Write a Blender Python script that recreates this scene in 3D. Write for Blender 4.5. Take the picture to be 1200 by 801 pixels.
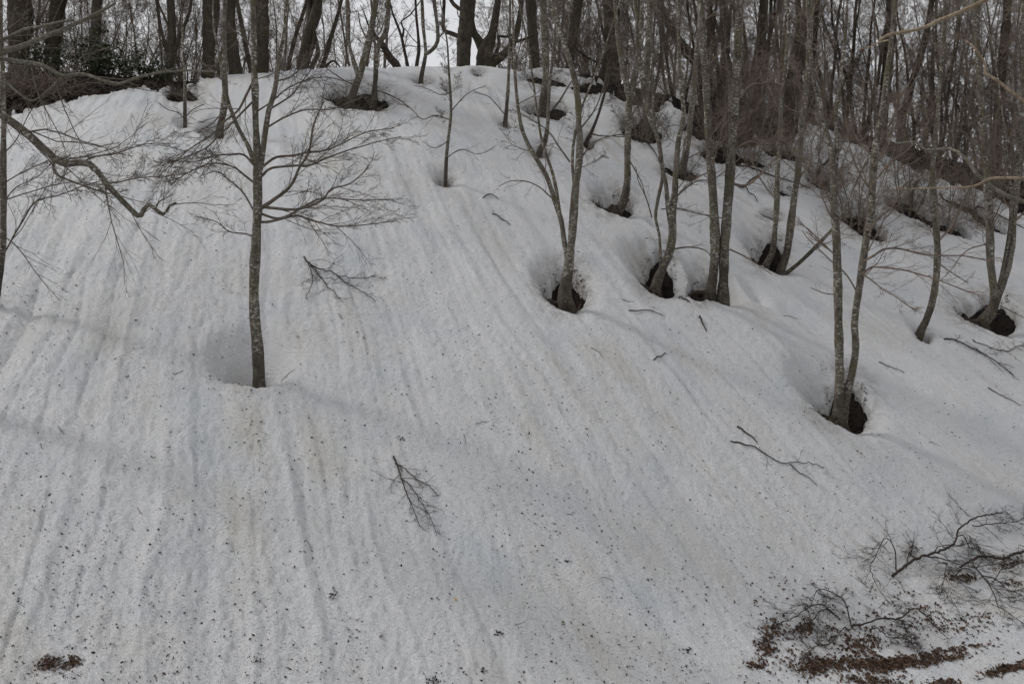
import bpy, math, random
import numpy as np
from mathutils import Vector

for o in list(bpy.data.objects):
    bpy.data.objects.remove(o)
SC = bpy.context.scene
COL = SC.collection
RNG = np.random.default_rng(11)

# ------------------------------------------------------------------ camera, light
F = 1167.0                      # focal length in photo pixels (1200 wide)
CX, CY = 600.0, 400.5
cam = bpy.data.cameras.new('camera')
cam.sensor_width = 36.0
cam.lens = 36.0 * F / 1200.0
cam.clip_start = 0.05
cam.clip_end = 3000
camo = bpy.data.objects.new('camera', cam)
camo.location = (0, 0, 0)
camo.rotation_euler = (math.radians(90), 0, 0)
COL.objects.link(camo)
SC.camera = camo

SUN_EL, SUN_AZ = math.radians(44), math.radians(-80)     # azimuth clockwise from +Y
world = bpy.data.worlds.new('World')
SC.world = world
world.use_nodes = True
wn = world.node_tree
wn.nodes.clear()
out = wn.nodes.new('ShaderNodeOutputWorld')
bg = wn.nodes.new('ShaderNodeBackground')
sky = wn.nodes.new('ShaderNodeTexSky')
sky.sky_type = 'NISHITA'
sky.sun_disc = False
sky.sun_elevation = SUN_EL
sky.sun_rotation = SUN_AZ
sky.dust_density = 4.0
sky.ozone_density = 1.0
hs = wn.nodes.new('ShaderNodeHueSaturation')
hs.inputs['Saturation'].default_value = 0.22
mx = wn.nodes.new('ShaderNodeMix')
mx.data_type = 'RGBA'
mx.inputs[0].default_value = 0.75                          # cloud cover
mx.inputs[7].default_value = (6.0, 6.04, 6.18, 1)
wn.links.new(sky.outputs[0], hs.inputs['Color'])
wn.links.new(hs.outputs[0], mx.inputs[6])
wn.links.new(mx.outputs[2], bg.inputs['Color'])
bg.inputs['Strength'].default_value = 0.10
wn.links.new(bg.outputs[0], out.inputs['Surface'])

sun = bpy.data.lights.new('sun', 'SUN')
sun.energy = 1.1
sun.angle = math.radians(6)
sun.color = (1.0, 0.97, 0.93)
suno = bpy.data.objects.new('sun', sun)
sd = Vector((-math.sin(SUN_AZ) * math.cos(SUN_EL), -math.cos(SUN_AZ) * math.cos(SUN_EL), -math.sin(SUN_EL)))
suno.rotation_euler = sd.to_track_quat('-Z', 'Y').to_euler()
suno.location = (-30, 10, 40)
COL.objects.link(suno)

vs = SC.view_settings
vs.view_transform = 'Standard'
vs.look = 'None'
vs.gamma = 1.0
vs.use_curve_mapping = False
vs.exposure = 0.36

# ------------------------------------------------------------------ numpy noise
def _hash(i, j, s):
    h = (i * 374761393 + j * 668265263 + s * 1442695041) & 0x7fffffff
    h = ((h ^ (h >> 13)) * 1274126177) & 0x7fffffff
    h = (h ^ (h >> 16)) & 0xffff
    return h / 65535.0

def vnoise(x, y, s=0):
    xi = np.floor(x).astype(np.int64); yi = np.floor(y).astype(np.int64)
    fx = x - xi; fy = y - yi
    fx = fx * fx * (3 - 2 * fx); fy = fy * fy * (3 - 2 * fy)
    a = _hash(xi, yi, s); b = _hash(xi + 1, yi, s)
    c = _hash(xi, yi + 1, s); d = _hash(xi + 1, yi + 1, s)
    return (a + (b - a) * fx) * (1 - fy) + (c + (d - c) * fx) * fy - 0.5

def fbm(x, y, s=0, o=3):
    r = 0; a = 1.0
    for k in range(o):
        r = r + a * vnoise(x, y, s + k * 17)
        x = x * 2.03 + 5.1; y = y * 2.03 + 3.7; a *= 0.5
    return r

def sstep(a, b, x):
    t = np.clip((x - a) / (b - a), 0, 1)
    return t * t * (3 - 2 * t)

# ------------------------------------------------------------------ terrain
_HX = np.linspace(-30, 40, 1401)
_HD = np.interp(_HX, [-30, -14, -9, 0, 5, 12, 22, 32, 40], [0.0, 0.0, 0.03, 0.31, 0.46, 0.24, 0.15, 0.0, 0.0])
_HI = np.concatenate([[0], np.cumsum((_HD[1:] + _HD[:-1]) * 0.5 * 0.05)]); _HI -= np.interp(0, _HX, _HI)
def hcross(X):
    return np.interp(X, _HX, _HI)

def rawslope(X, Y):
    return -10.2 + 0.68 * Y - hcross(X)

# photo column -> row of the terrain crest, and of the edge of the snow cover
CREST = np.array([[-400, 100], [0, 70], [100, 74], [190, 82], [250, 82], [300, 78], [430, 70], [520, 66], [600, 70],
                  [700, 74], [770, 96], [830, 111], [880, 126], [950, 132], [1010, 146], [1090, 170], [1180, 196],
                  [1300, 236], [1600, 330]], float)
EDGE = np.array([[-400, 190], [-200, 155], [0, 128], [50, 122], [90, 111], [115, 106], [150, 102], [200, 100], [235, 92], [262, 84], [290, 68],
                 [320, 40], [345, 0], [640, 0], [685, 50], [700, 92], [740, 104], [770, 126], [785, 114], [800, 128],
                 [830, 140], [850, 156], [880, 160], [910, 165], [930, 160], [945, 142], [970, 148], [985, 158],
                 [1010, 168], [1050, 183], [1090, 201], [1130, 216], [1180, 238], [1300, 284], [1600, 370]], float)

def _crest_xy():
    pts = []
    for px, py in CREST:
        u = (px - CX) / F; v = (CY - py) / F
        Y = np.linspace(6, 60, 6000)
        d = rawslope(u * Y, Y) - v * Y
        k = int(np.argmax(d > 0))
        pts.append((u * Y[k], Y[k]))
    pts = np.array(sorted(pts))
    return pts
CXY = _crest_xy()

def ycrest(X):
    return np.interp(X, CXY[:, 0], CXY[:, 1])

def base(X, Y):
    t = Y - ycrest(X)
    w = 0.45
    s = rawslope(X, Y) - 0.64 * w * np.logaddexp(0, np.clip(t / w, -60, 60)) - 0.64 * np.maximum(t - 60 * w, 0)
    # a second snow mound stands back from the crest, and the ridge falls away far behind it
    s = s + 3.6 * np.exp(-((X - 9.5) / 6.0) ** 2 - ((Y - 38) / 5.5) ** 2) * sstep(3, 9, t)
    s = s - 0.05 * np.maximum(t - 25, 0)
    s = s + 0.14 * fbm(X * 0.35, Y * 0.35, 3, 2) + 0.10 * fbm(X * 1.1, Y * 0.8, 5, 2) * sstep(-14, -2, t)
    # bench at the foot of the slope
    bench = -3.62 + 0.07 * (Y - 11.5) + 0.02 * (X - 4) + 0.10 * fbm(X * 0.9, Y * 0.9, 9, 2)
    k = 0.35
    return np.maximum(s, bench) + k * np.log1p(np.exp(-np.abs(s - bench) / k))

YS = np.concatenate([np.geomspace(6, 60, 1100)])
YC = np.geomspace(6, 45, 320)
def hit(px, py, fn=base, YS=YS):
    px = np.atleast_1d(np.asarray(px, float)); py = np.atleast_1d(np.asarray(py, float))
    u = (px - CX) / F; v = (CY - py) / F
    res = np.zeros((len(px), 3))
    for a in range(0, len(px), 1500):
        uu = u[a:a + 1500, None]; vv = v[a:a + 1500, None]
        Y = np.broadcast_to(YS[None, :], (uu.shape[0], len(YS)))
        d = fn(uu * Y, Y) - vv * Y
        k = np.argmax(d > 0, axis=1); k = np.maximum(k, 1)
        r = np.arange(len(k))
        d0 = d[r, k - 1]; d1 = d[r, k]
        w = np.clip(-d0 / (d1 - d0 + 1e-9), 0, 1)
        y = YS[k - 1] + w * (YS[k] - YS[k - 1])
        res[a:a + 1500] = np.stack([uu[:, 0] * y, y, vv[:, 0] * y], 1)
    return res

def topix(X, Y, Z):
    Ym = np.maximum(Y, 0.5)
    return CX + F * X / Ym, CY - F * Z / Ym

# snow funnels melted round trunks: photo px, half width px, half height px, depth m
FUNNELS = [(296, 415, 66, 44, .58), (662, 328, 50, 42, .40), (722, 234, 38, 22, .28), (770, 312, 52, 38, .42),
           (836, 330, 50, 26, .32), (901, 292, 42, 30, .34), (980, 460, 68, 40, .50), (1156, 361, 58, 30, .42),
           (1080, 386, 22, 18, .18), (797, 195, 30, 16, .22), (521, 205, 26, 18, .16), (420, 112, 48, 18, .22),
           (255, 148, 34, 18, .28), (635, 126, 32, 14, .2), (632, 172, 20, 13, .2), (592, 140, 20, 11, .14),
           (688, 158, 18, 13, .16), (752, 148, 32, 20, .2), (1002, 250, 36, 18, .24), (1060, 238, 34, 14, .18),
           (217, 140, 20, 14, .16), (494, 90, 22, 8, .14), (966, 212, 26, 12, .16), (885, 340, 26, 20, .14), (764, 258, 12, 9, .12),
           (215, 108, 26, 10, .14)]
FG = []
for (px, py, rx, ry, dp) in FUNNELS:
    c = hit(px, py)[0]
    up = hit(px, py - ry)[0]; dn = hit(px, py + ry)[0]
    FG.append((c[0], c[1], rx / F * c[1], max(0.25, (up[1] - dn[1]) / 2), dp))

# bare openings in the snow: photo px, half sizes px, tilt
HOLES = [(661, 331, 24, 26, 0), (717, 234, 23, 13, 10), (770, 313, 21, 25, 0), (826, 333, 20, 17, 0), (899, 292, 20, 19, 0),
         (985, 464, 31, 27, 8), (1155, 361, 36, 18, 12), (300, 424, 12, 10, 0), (797, 196, 21, 10, 10), (420, 112, 38, 13, 4), (638, 127, 25, 9, 4),
         (632, 175, 9, 6, 0), (688, 162, 6, 11, -20), (752, 149, 24, 15, 12), (255, 151, 16, 7, -8), (1003, 253, 28, 12, 22),
         (1062, 240, 26, 9, 25), (965, 212, 20, 8, 25), (1018, 270, 22, 7, 24), (915, 222, 14, 4, 15), (880, 186, 30, 6, 14),
         (213, 107, 19, 9, 0), (865, 160, 24, 10, 10), (920, 178, 24, 7, 14), (1105, 262, 34, 6, 24), (1130, 240, 30, 5, 26),
         (700, 84, 26, 6, 0), (560, 84, 6, 3, 0), (494, 93, 9, 3, 0), (740, 113, 26, 7, 20), (640, 92, 30, 6, 8),
         (521, 207, 8, 6, 0), (903, 252, 10, 3, 20), (1160, 262, 22, 4, 28), (690, 100, 22, 8, 5), (1081, 391, 7, 4, 0), (846, 178, 26, 12, 14), (830, 146, 30, 16, 8)]

def hole_mask(X, Y, Zb):
    px, py = topix(X, Y, Zb)
    t = Y - ycrest(X)
    n = fbm(X * 4.2, Y * 4.2, 21, 3); n2 = fbm(X * 13, Y * 13, 23, 2)
    m = np.zeros_like(X)
    for (cx, cy, rx, ry, ang) in HOLES:
        sel = (np.abs(px - cx) < rx * 2.2 + 8) & (np.abs(py - cy) < rx * 2 + ry * 2 + 8) & (t < 1.2)
        if not sel.any():
            continue
        a = math.radians(ang); ca, sa = math.cos(a), math.sin(a)
        dx = px[sel] - cx; dy = py[sel] - cy
        yy = (-dx * sa + dy * ca) / ry
        e = np.sqrt(((dx * ca + dy * sa) / (rx * (1 - 0.42 * np.clip(-yy, 0, 1)))) ** 2 + yy ** 2)
        e = e + n[sel] * 0.14 + n2[sel] * 0.10
        soft = max(0.16, 3.0 / ry)
        m[sel] = np.maximum(m[sel], 1 - sstep(1 - soft, 1 + soft * 0.4, e))
    # ground laid bare along the top of the bank
    ey = np.interp(px, EDGE[:, 0], EDGE[:, 1]) + n * 10
    e2 = 1 - sstep(-4, 3, py - ey)
    e2 = np.where((t > -4.5) & (t < 3.5 + n * 4), e2, 0)
    behind = np.where((t > 0.4) & (t < 4.0 + n * 5) & ((px < 235 + 60 * n) | (px > 690)), 1.0, 0)
    return np.maximum(m, np.maximum(e2, behind))

def wide_mask(X, Y):
    px, py = topix(X, Y, base(X, Y))
    t = Y - ycrest(X)
    m = np.zeros_like(X)
    for (cx, cy, rx, ry, ang) in HOLES:
        e = np.sqrt(((px - cx) / (rx * 1.15 + 3)) ** 2 + ((py - cy) / (ry * 1.15 + 4)) ** 2)
        m = np.maximum(m, np.where(t < 1.2, 1 - sstep(0.6, 1.6, e), 0))
    ey = np.interp(px, EDGE[:, 0], EDGE[:, 1])
    return np.maximum(m, np.where(t > -5, 1 - sstep(-2, 12, py - ey), 0))

def funnels(X, Y):
    d = np.zeros_like(X)
    for (x, y, rx, ry, dp) in FG:
        sel = (np.abs(X - x) < rx) & (np.abs(Y - y) < ry)
        if not sel.any():
            continue
        r2 = ((X[sel] - x) / rx) ** 2 + ((Y[sel] - y) / ry) ** 2
        d[sel] = np.maximum(d[sel], dp * (np.clip(1 - r2, 0, 1) ** 2.2 * 0.95 + 0.45 * (1 - sstep(0.12, 0.5, np.sqrt(r2)))))
    return d

def flow(X, Y):
    """label of the fall line through a point: the X where it crosses Y = 14"""
    return ((0.31 + 0.032 * np.clip(X, -9, 18)) * np.exp(np.clip(0.047 * (Y - 14), -2, 3)) - 0.31) / 0.032 + (X - np.clip(X, -9, 18))

def relief(X, Y):
    c = flow(X, Y) + 0.22 * vnoise(X * 0.9, Y * 0.9, 29)
    left = 1 - sstep(-3.5, 1.5, X)
    run = fbm(c * 2.4, Y * 0.16, 31, 2) * (0.028 + 0.035 * left) * sstep(-9, 0, 14.5 - Y + 3)
    run = run + fbm(c * 6.0, Y * 0.35, 37, 2) * 0.024 + vnoise(c * 13.0, Y * 0.6, 39) * 0.014
    wav = fbm(X * 1.7, Y * 1.5, 41, 2) * 0.04
    cups = np.abs(fbm(X * 9 + Y * 2.5, Y * 8.0 - X * 2.8, 43, 2)) * (0.018 + 0.022 * left)
    fine = fbm(X * 22 + Y * 8, Y * 20 - X * 9, 47, 2) * (0.019 + 0.006 * left)
    v1 = vnoise(c * 1.7, Y * 0.22, 53); v2 = vnoise(c * 3.1, Y * 0.3, 59)
    msk = sstep(-0.1, 0.35, vnoise(X * 0.5, Y * 0.3, 61))
    ribs = np.exp(-(v1 / 0.05) ** 2) * 0.026 * (0.1 + 0.9 * msk) - np.exp(-(v2 / 0.05) ** 2) * 0.020 * (0.1 + 0.9 * (1 - msk))
    ribs = ribs * sstep(21, 15, Y) if False else ribs * (1 - sstep(15, 21, Y) * 0.7)
    return run + wav - cups + fine + ribs

def wflow(X, Y):
    return flow(X, Y) + 0.22 * vnoise(X * 0.9, Y * 0.9, 29)
RUNNELS = []
for (px, py, w, a, e) in [(343, 580, .050, .055, 2.6), (360, 600, .045, -.040, 2.2), (374, 560, .035, .034, 1.6), (258, 690, .060, .045, 1.5), (175, 650, .060, .040, 1.8), (226, 560, .05, .030, 2.2),
                          (120, 560, .055, .035, 2.4), (60, 640, .06, .040, 1.6), (410, 640, .05, .030, 2.0), (455, 690, .05, .028, 1.2), (520, 700, .06, .030, 1.4), (300, 640, .04, -.03, 1.6),
                          (140, 420, .06, .035, 2.4), (60, 420, .06, .035, 2.4), (200, 330, .06, .030, 2.5), (560, 330, .06, .028, 3.0), (640, 450, .05, .026, 2.5), (715, 545, .06, -.040, 1.2),
                          (790, 440, .05, .026, 2.2), (850, 430, .05, .026, 2.0), (1060, 470, .06, .032, 2.0), (1120, 520, .06, .030, 1.8), (940, 590, .05, .024, 1.6), (480, 470, .05, .022, 2.4)]:
    g = hit(px, py)[0]
    RUNNELS.append((float(wflow(g[:1], g[1:2])[0]), float(g[1]), w, a, e))

def runnels(X, Y):
    c = wflow(X, Y) + 0.03 * vnoise(X * 5, Y * 5, 33); r = np.zeros_like(X)
    for (c0, y0, w, a, e) in RUNNELS:
        sel = (np.abs(c - c0) < 0.3) & (np.abs(Y - y0) < e)
        if sel.any():
            r[sel] += 0.72 * a * np.exp(-((c[sel] - c0) / w) ** 2) * (1 - np.abs(Y[sel] - y0) / e) ** 0.6
    return r

def snow_smooth(X, Y):
    return base(X, Y) - funnels(X, Y)

def snow_h(X, Y):
    b = base(X, Y)
    fd = funnels(X, Y)
    m = hole_mask(X, Y, b)
    damp = 1 / (1 + fd * 2.5)
    return b - fd + (relief(X, Y) + runnels(X, Y)) * damp - 1.0 * m - 0.05 * sstep(0, 0.3, m)

def ground_h(X, Y):
    b = base(X, Y)
    m = hole_mask(X, Y, b)
    return b - funnels(X, Y) * 0.95 - 0.11 - 0.14 * (1 - sstep(0.0, 0.5, m)) - 0.3 * (b < -1.0) * (m < 0.01) + 0.07 * fbm(X * 5, Y * 5, 71, 3) + 0.04 * fbm(X * 17, Y * 17, 73, 2)

# ------------------------------------------------------------------ mesh helpers
def mesh_np(name, V, Fc, mat, smooth=True):
    V = np.ascontiguousarray(V, np.float32); Fc = np.ascontiguousarray(Fc, np.int32)
    me = bpy.data.meshes.new(name)
    M, k = Fc.shape
    me.vertices.add(len(V)); me.vertices.foreach_set('co', V.ravel())
    me.loops.add(M * k); me.loops.foreach_set('vertex_index', Fc.ravel())
    me.polygons.add(M)
    me.polygons.foreach_set('loop_start', np.arange(0, M * k, k, dtype=np.int32))
    me.polygons.foreach_set('use_smooth', np.full(M, smooth))
    me.update(calc_edges=True)
    if mat is not None:
        me.materials.append(mat)
    return me

def link(name, me, parent=None, loc=None, **props):
    o = bpy.data.objects.new(name, me)
    COL.objects.link(o)
    if parent is not None:
        o.parent = parent
    if loc is not None:
        o.location = loc
    for k, v in props.items():
        o[k] = v
    return o

def thing(name, label, cat, loc, group=None):
    o = bpy.data.objects.new(name, None)
    o.empty_display_size = 0.2
    COL.objects.link(o)
    o.location = loc
    o['label'] = label; o['category'] = cat
    if group:
        o['group'] = group
    return o

def copy_tree(src, loc, rotz, scale):
    c = src.copy(); COL.objects.link(c)
    c.location = loc; c.rotation_euler = (0, 0, rotz); c.scale = (scale,) * 3
    for ch in src.children:
        d = ch.copy(); COL.objects.link(d); d.parent = c
    return c

def norm(v):
    return v / (np.linalg.norm(v, axis=-1, keepdims=True) + 1e-9)

def tubes(P, R, sides):
    """P (N,n,3), R (N,n) -> verts, quads"""
    N, n, _ = P.shape
    T = norm(np.gradient(P, axis=1))
    mean = norm(P[:, -1] - P[:, 0])
    ref = np.zeros((N, 3))
    ref[np.arange(N), np.argmin(np.abs(mean), axis=1)] = 1
    n1 = norm(np.cross(T, ref[:, None, :])); n2 = np.cross(T, n1)
    a = np.linspace(0, 2 * math.pi, sides, endpoint=False)
    V = P[:, :, None, :] + R[:, :, None, None] * (np.cos(a)[:, None] * n1[:, :, None, :] + np.sin(a)[:, None] * n2[:, :, None, :])
    idx = np.arange(N * n * sides).reshape(N, n, sides)
    q = np.stack([idx[:, :-1], np.roll(idx[:, :-1], -1, 2), np.roll(idx[:, 1:], -1, 2), idx[:, 1:]], -1)
    return V.reshape(-1, 3), q.reshape(-1, 4)

def join(parts):
    Vs, Fs, o = [], [], 0
    for V, Q in parts:
        Vs.append(V); Fs.append(Q + o); o += len(V)
    return np.concatenate(Vs), np.concatenate(Fs)

def smooth_path(P, step):
    """Catmull-Rom through P (m,k columns), resampled by the first three columns"""
    P = np.asarray(P, float)
    if len(P) == 2:
        P = np.stack([P[0], (P[0] + P[1]) / 2, P[1]])
    E = np.vstack([2 * P[0] - P[1], P, 2 * P[-1] - P[-2]])
    outp = []
    for i in range(1, len(E) - 2):
        d = np.linalg.norm(E[i + 1, :3] - E[i, :3])
        k = max(2, int(d / step))
        t = np.linspace(0, 1, k, endpoint=False)[:, None]
        p0, p1, p2, p3 = E[i - 1], E[i], E[i + 1], E[i + 2]
        outp.append(0.5 * (2 * p1 + (p2 - p0) * t + (2 * p0 - 5 * p1 + 4 * p2 - p3) * t ** 2 + (3 * p1 - p0 - 3 * p2 + p3) * t ** 3))
    outp.append(P[-1:])
    return np.concatenate(outp)

def grow(S, D, L, R, nseg, jit, up, tip=0.35):
    N = len(S)
    P = np.zeros((N, nseg + 1, 3)); P[:, 0] = S
    d = norm(D)
    st = (L / nseg)[:, None]
    upv = np.array([0, 0, 1.0])
    for i in range(nseg):
        d = norm(d + RNG.normal(0, jit, (N, 3)) + upv * up)
        P[:, i + 1] = P[:, i] + d * st
    taper = np.linspace(1, tip, nseg + 1)[None, :]
    return P, R[:, None] * taper

def spawn(P, R, L, m, tmin, tmax, a0, a1, lr, rr, flat=0.6, minr=0.0015):
    """m children on each parent"""
    N, n, _ = P.shape
    t = tmin + (tmax - tmin) * (np.arange(m)[None, :] + RNG.random((N, m))) / m
    f = t * (n - 1)
    i = np.minimum(f.astype(int), n - 2); w = (f - i)[..., None]
    r = np.arange(N)[:, None]
    S = P[r, i] * (1 - w) + P[r, i + 1] * w
    T = norm(P[r, i + 1] - P[r, i])
    rad = R[r, i] * (1 - w[..., 0]) + R[r, i + 1] * w[..., 0]
    side = norm(np.cross(T, np.array([0, 0, 1.0])) + 1e-4)
    sgn = np.where((np.arange(m)[None, :] + RNG.integers(0, 2, (N, 1))) % 2 == 0, 1.0, -1.0)[..., None]
    perp = norm(side * sgn * flat + RNG.normal(0, 0.55, (N, m, 3)))
    perp = norm(perp - T * np.sum(perp * T, -1, keepdims=True))
    a = RNG.uniform(a0, a1, (N, m, 1))
    D = np.cos(a) * T + np.sin(a) * perp
    Lc = L[:, None] * (1 - 0.62 * t) * lr * RNG.uniform(0.55, 1.35, (N, m))
    Rc = np.maximum(np.minimum(rad * rr, 0.0060 * Lc + 0.0012), minr)
    return S.reshape(-1, 3), D.reshape(-1, 3), Lc.ravel(), Rc.ravel()

# ------------------------------------------------------------------ materials
def new_mat(name):
    m = bpy.data.materials.new(name); m.use_nodes = True
    nt = m.node_tree; b = nt.nodes['Principled BSDF']
    return m, nt, b

def nz(nt, vec, scale, detail=4, rough=0.55):
    n = nt.nodes.new('ShaderNodeTexNoise')
    n.inputs['Scale'].default_value = scale; n.inputs['Detail'].default_value = detail; n.inputs['Roughness'].default_value = rough
    if vec is not None:
        nt.links.new(vec, n.inputs['Vector'])
    return n.outputs['Fac']

def ramp(nt, fac, stops):
    r = nt.nodes.new('ShaderNodeValToRGB')
    el = r.color_ramp.elements
    while len(el) < len(stops):
        el.new(0.5)
    for e, (p, c) in zip(el, stops):
        e.position = p; e.color = (*c, 1) if len(c) == 3 else c
    nt.links.new(fac, r.inputs[0])
    return r.outputs[0]

def mixc(nt, fac, a, b):
    m = nt.nodes.new('ShaderNodeMix'); m.data_type = 'RGBA'
    for s, v in ((0, fac), (6, a), (7, b)):
        if hasattr(v, 'is_output'):
            nt.links.new(v, m.inputs[s])
        elif s == 0:
            m.inputs[0].default_value = v
        else:
            m.inputs[s].default_value = (*v, 1)
    return m.outputs[2]

def coord(nt, kind='Object', scale=None):
    tc = nt.nodes.new('ShaderNodeTexCoord')
    o = tc.outputs[kind]
    if scale:
        mp = nt.nodes.new('ShaderNodeMapping'); mp.inputs['Scale'].default_value = scale
        nt.links.new(o, mp.inputs['Vector']); o = mp.outputs[0]
    return o

def bump(nt, b, h, strength, dist, prev=None):
    n = nt.nodes.new('ShaderNodeBump')
    n.inputs['Strength'].default_value = strength; n.inputs['Distance'].default_value = dist
    nt.links.new(h, n.inputs['Height'])
    if prev is not None:
        nt.links.new(prev, n.inputs['Normal'])
    nt.links.new(n.outputs[0], b.inputs['Normal'])
    return n.outputs[0]

def snow_material():
    m, nt, b = new_mat('old_snow')
    obj = coord(nt)
    uv = nt.nodes.new('ShaderNodeUVMap'); uv.uv_map = 'flow'
    mp = nt.nodes.new('ShaderNodeMapping'); mp.inputs['Scale'].default_value = (1.0, 0.16, 1)
    nt.links.new(uv.outputs[0], mp.inputs['Vector'])
    st = mp.outputs[0]
    c0 = (0.73, 0.735, 0.745)
    streak = ramp(nt, nz(nt, st, 2.2, 5, 0.6), [(0.44, (0, 0, 0)), (0.66, (1, 1, 1))])
    patch = ramp(nt, nz(nt, obj, 0.55, 3), [(0.42, (0, 0, 0)), (0.66, (1, 1, 1))])
    mul = nt.nodes.new('ShaderNodeMath'); mul.operation = 'MULTIPLY'
    nt.links.new(streak, mul.inputs[0]); nt.links.new(patch, mul.inputs[1])
    col = mixc(nt, mul.outputs[0], c0, (0.62, 0.60, 0.56))
    wet = ramp(nt, nz(nt, obj, 0.9, 4), [(0.5, (0, 0, 0)), (0.7, (0.75, 0.75, 0.75))])
    col = mixc(nt, wet, col, (0.62, 0.65, 0.685))
    grit = ramp(nt, nz(nt, obj, 42, 3, 0.7), [(0.60, (0, 0, 0)), (0.80, (0.55, 0.55, 0.55))])
    col = mixc(nt, grit, col, (0.36, 0.335, 0.30))
    sa = nt.nodes.new('ShaderNodeAttribute'); sa.attribute_name = 'stain'
    sg = nt.nodes.new('ShaderNodeMath'); sg.operation = 'MULTIPLY'
    nt.links.new(sa.outputs['Fac'], sg.inputs[0])
    nt.links.new(ramp(nt, nz(nt, obj, 24, 4, 0.7), [(0.35, (0.25, 0.25, 0.25)), (0.6, (1, 1, 1))]), sg.inputs[1])
    col = mixc(nt, sg.outputs[0], col, (0.20, 0.175, 0.145))
    nt.links.new(col, b.inputs['Base Color'])
    b.inputs['Roughness'].default_value = 0.62
    b.inputs['Specular IOR Level'].default_value = 0.3
    mr = nt.nodes.new('ShaderNodeMapping'); mr.inputs['Rotation'].default_value = (0, 0, math.radians(38)); mr.inputs['Scale'].default_value = (0.75, 1.9, 1.2)
    nt.links.new(obj, mr.inputs['Vector'])
    n1 = bump(nt, b, nz(nt, mr.outputs[0], 15, 4, 0.7), 0.9, 0.05)
    n2 = bump(nt, b, nz(nt, obj, 34, 4, 0.75), 1.0, 0.040, n1)
    return m

def bark_material(name, dark, mid, pale, moss, pale_amt=0.55, moss_amt=0.5, sc=1.0, wetfoot=0.0):
    m, nt, b = new_mat(name)
    o = coord(nt); os = coord(nt, 'Object', (1, 1, 0.5)); ob = coord(nt, 'Object', (1, 1, 1.7))
    col = mixc(nt, ramp(nt, nz(nt, os, 9 * sc, 5, 0.65), [(0.35, (0, 0, 0)), (0.62, (1, 1, 1))]), dark, mid)
    p = ramp(nt, nz(nt, ob, 11 * sc, 4, 0.65), [(pale_amt, (0, 0, 0)), (pale_amt + 0.12, (0.9, 0.9, 0.9))])
    pm = nt.nodes.new('ShaderNodeMath'); pm.operation = 'MULTIPLY'
    nt.links.new(p, pm.inputs[0])
    nt.links.new(ramp(nt, nz(nt, o, 3.4, 3, 0.6), [(0.40, (0.12, 0.12, 0.12)), (0.58, (1, 1, 1))]), pm.inputs[1])
    col = mixc(nt, pm.outputs[0], col, pale)
    w = ramp(nt, nz(nt, o, 1.3, 4, 0.6), [(0.50, (0, 0, 0)), (0.66, (0.7, 0.7, 0.7))])
    col = mixc(nt, w, col, dark)
    g = ramp(nt, nz(nt, o, 2.6, 4, 0.65), [(moss_amt, (0, 0, 0)), (moss_amt + 0.2, (0.85, 0.85, 0.85))])
    col = mixc(nt, g, col, moss)
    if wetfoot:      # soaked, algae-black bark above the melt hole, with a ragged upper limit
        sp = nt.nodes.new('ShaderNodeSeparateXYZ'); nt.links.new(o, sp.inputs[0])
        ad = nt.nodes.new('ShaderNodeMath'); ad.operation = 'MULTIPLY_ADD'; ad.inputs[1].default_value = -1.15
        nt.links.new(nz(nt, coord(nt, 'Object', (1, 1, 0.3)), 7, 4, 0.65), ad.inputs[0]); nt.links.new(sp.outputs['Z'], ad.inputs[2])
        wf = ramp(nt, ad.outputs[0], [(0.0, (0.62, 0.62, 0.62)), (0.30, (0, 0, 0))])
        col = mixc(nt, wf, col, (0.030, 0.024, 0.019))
    d = ramp(nt, nz(nt, ob, 24 * sc, 3, 0.6), [(0.58, (0, 0, 0)), (0.68, (0.8, 0.8, 0.8))])
    col = mixc(nt, d, col, (0.02, 0.018, 0.015))
    nt.links.new(col, b.inputs['Base Color'])
    b.inputs['Roughness'].default_value = 0.85
    b.inputs['Specular IOR Level'].default_value = 0.2
    bump(nt, b, nz(nt, o, 30, 5, 0.7), 0.7, 0.012)
    return m

def plain_material(name, a, c, scale=12, rough=0.85):
    m, nt, b = new_mat(name)
    col = mixc(nt, ramp(nt, nz(nt, coord(nt), scale, 3), [(0.35, (0, 0, 0)), (0.65, (1, 1, 1))]), a, c)
    nt.links.new(col, b.inputs['Base Color'])
    b.inputs['Roughness'].default_value = rough
    b.inputs['Specular IOR Level'].default_value = 0.25
    return m

M_SNOW = snow_material()
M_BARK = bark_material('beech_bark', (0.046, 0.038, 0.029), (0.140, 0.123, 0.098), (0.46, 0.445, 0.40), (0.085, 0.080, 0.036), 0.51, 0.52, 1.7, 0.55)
M_OLD = bark_material('old_bark', (0.026, 0.020, 0.016), (0.060, 0.049, 0.038), (0.12, 0.112, 0.095), (0.052, 0.052, 0.024), 0.60, 0.50, 1.6)
M_PALE = bark_material('lichen_bark', (0.08, 0.072, 0.06), (0.15, 0.137, 0.11), (0.27, 0.26, 0.22), (0.10, 0.11, 0.06), 0.50, 0.55, 2.2)
M_TAN = bark_material('tan_bark', (0.15, 0.115, 0.08), (0.30, 0.24, 0.17), (0.42, 0.37, 0.29), (0.20, 0.11, 0.05), 0.54, 0.58, 1.6)
M_TWIG = plain_material('twig_bark', (0.065, 0.053, 0.043), (0.14, 0.118, 0.095))
M_TWIGR = plain_material('brown_twig_bark', (0.110, 0.085, 0.067), (0.20, 0.160, 0.130))
M_GREY = bark_material('grey_bark', (0.075, 0.063, 0.052), (0.19, 0.168, 0.14), (0.34, 0.325, 0.29), (0.11, 0.10, 0.06), 0.55, 0.55, 2.0)
M_DARK = plain_material('wet_dark_bark', (0.022, 0.017, 0.014), (0.055, 0.042, 0.034))
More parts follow.
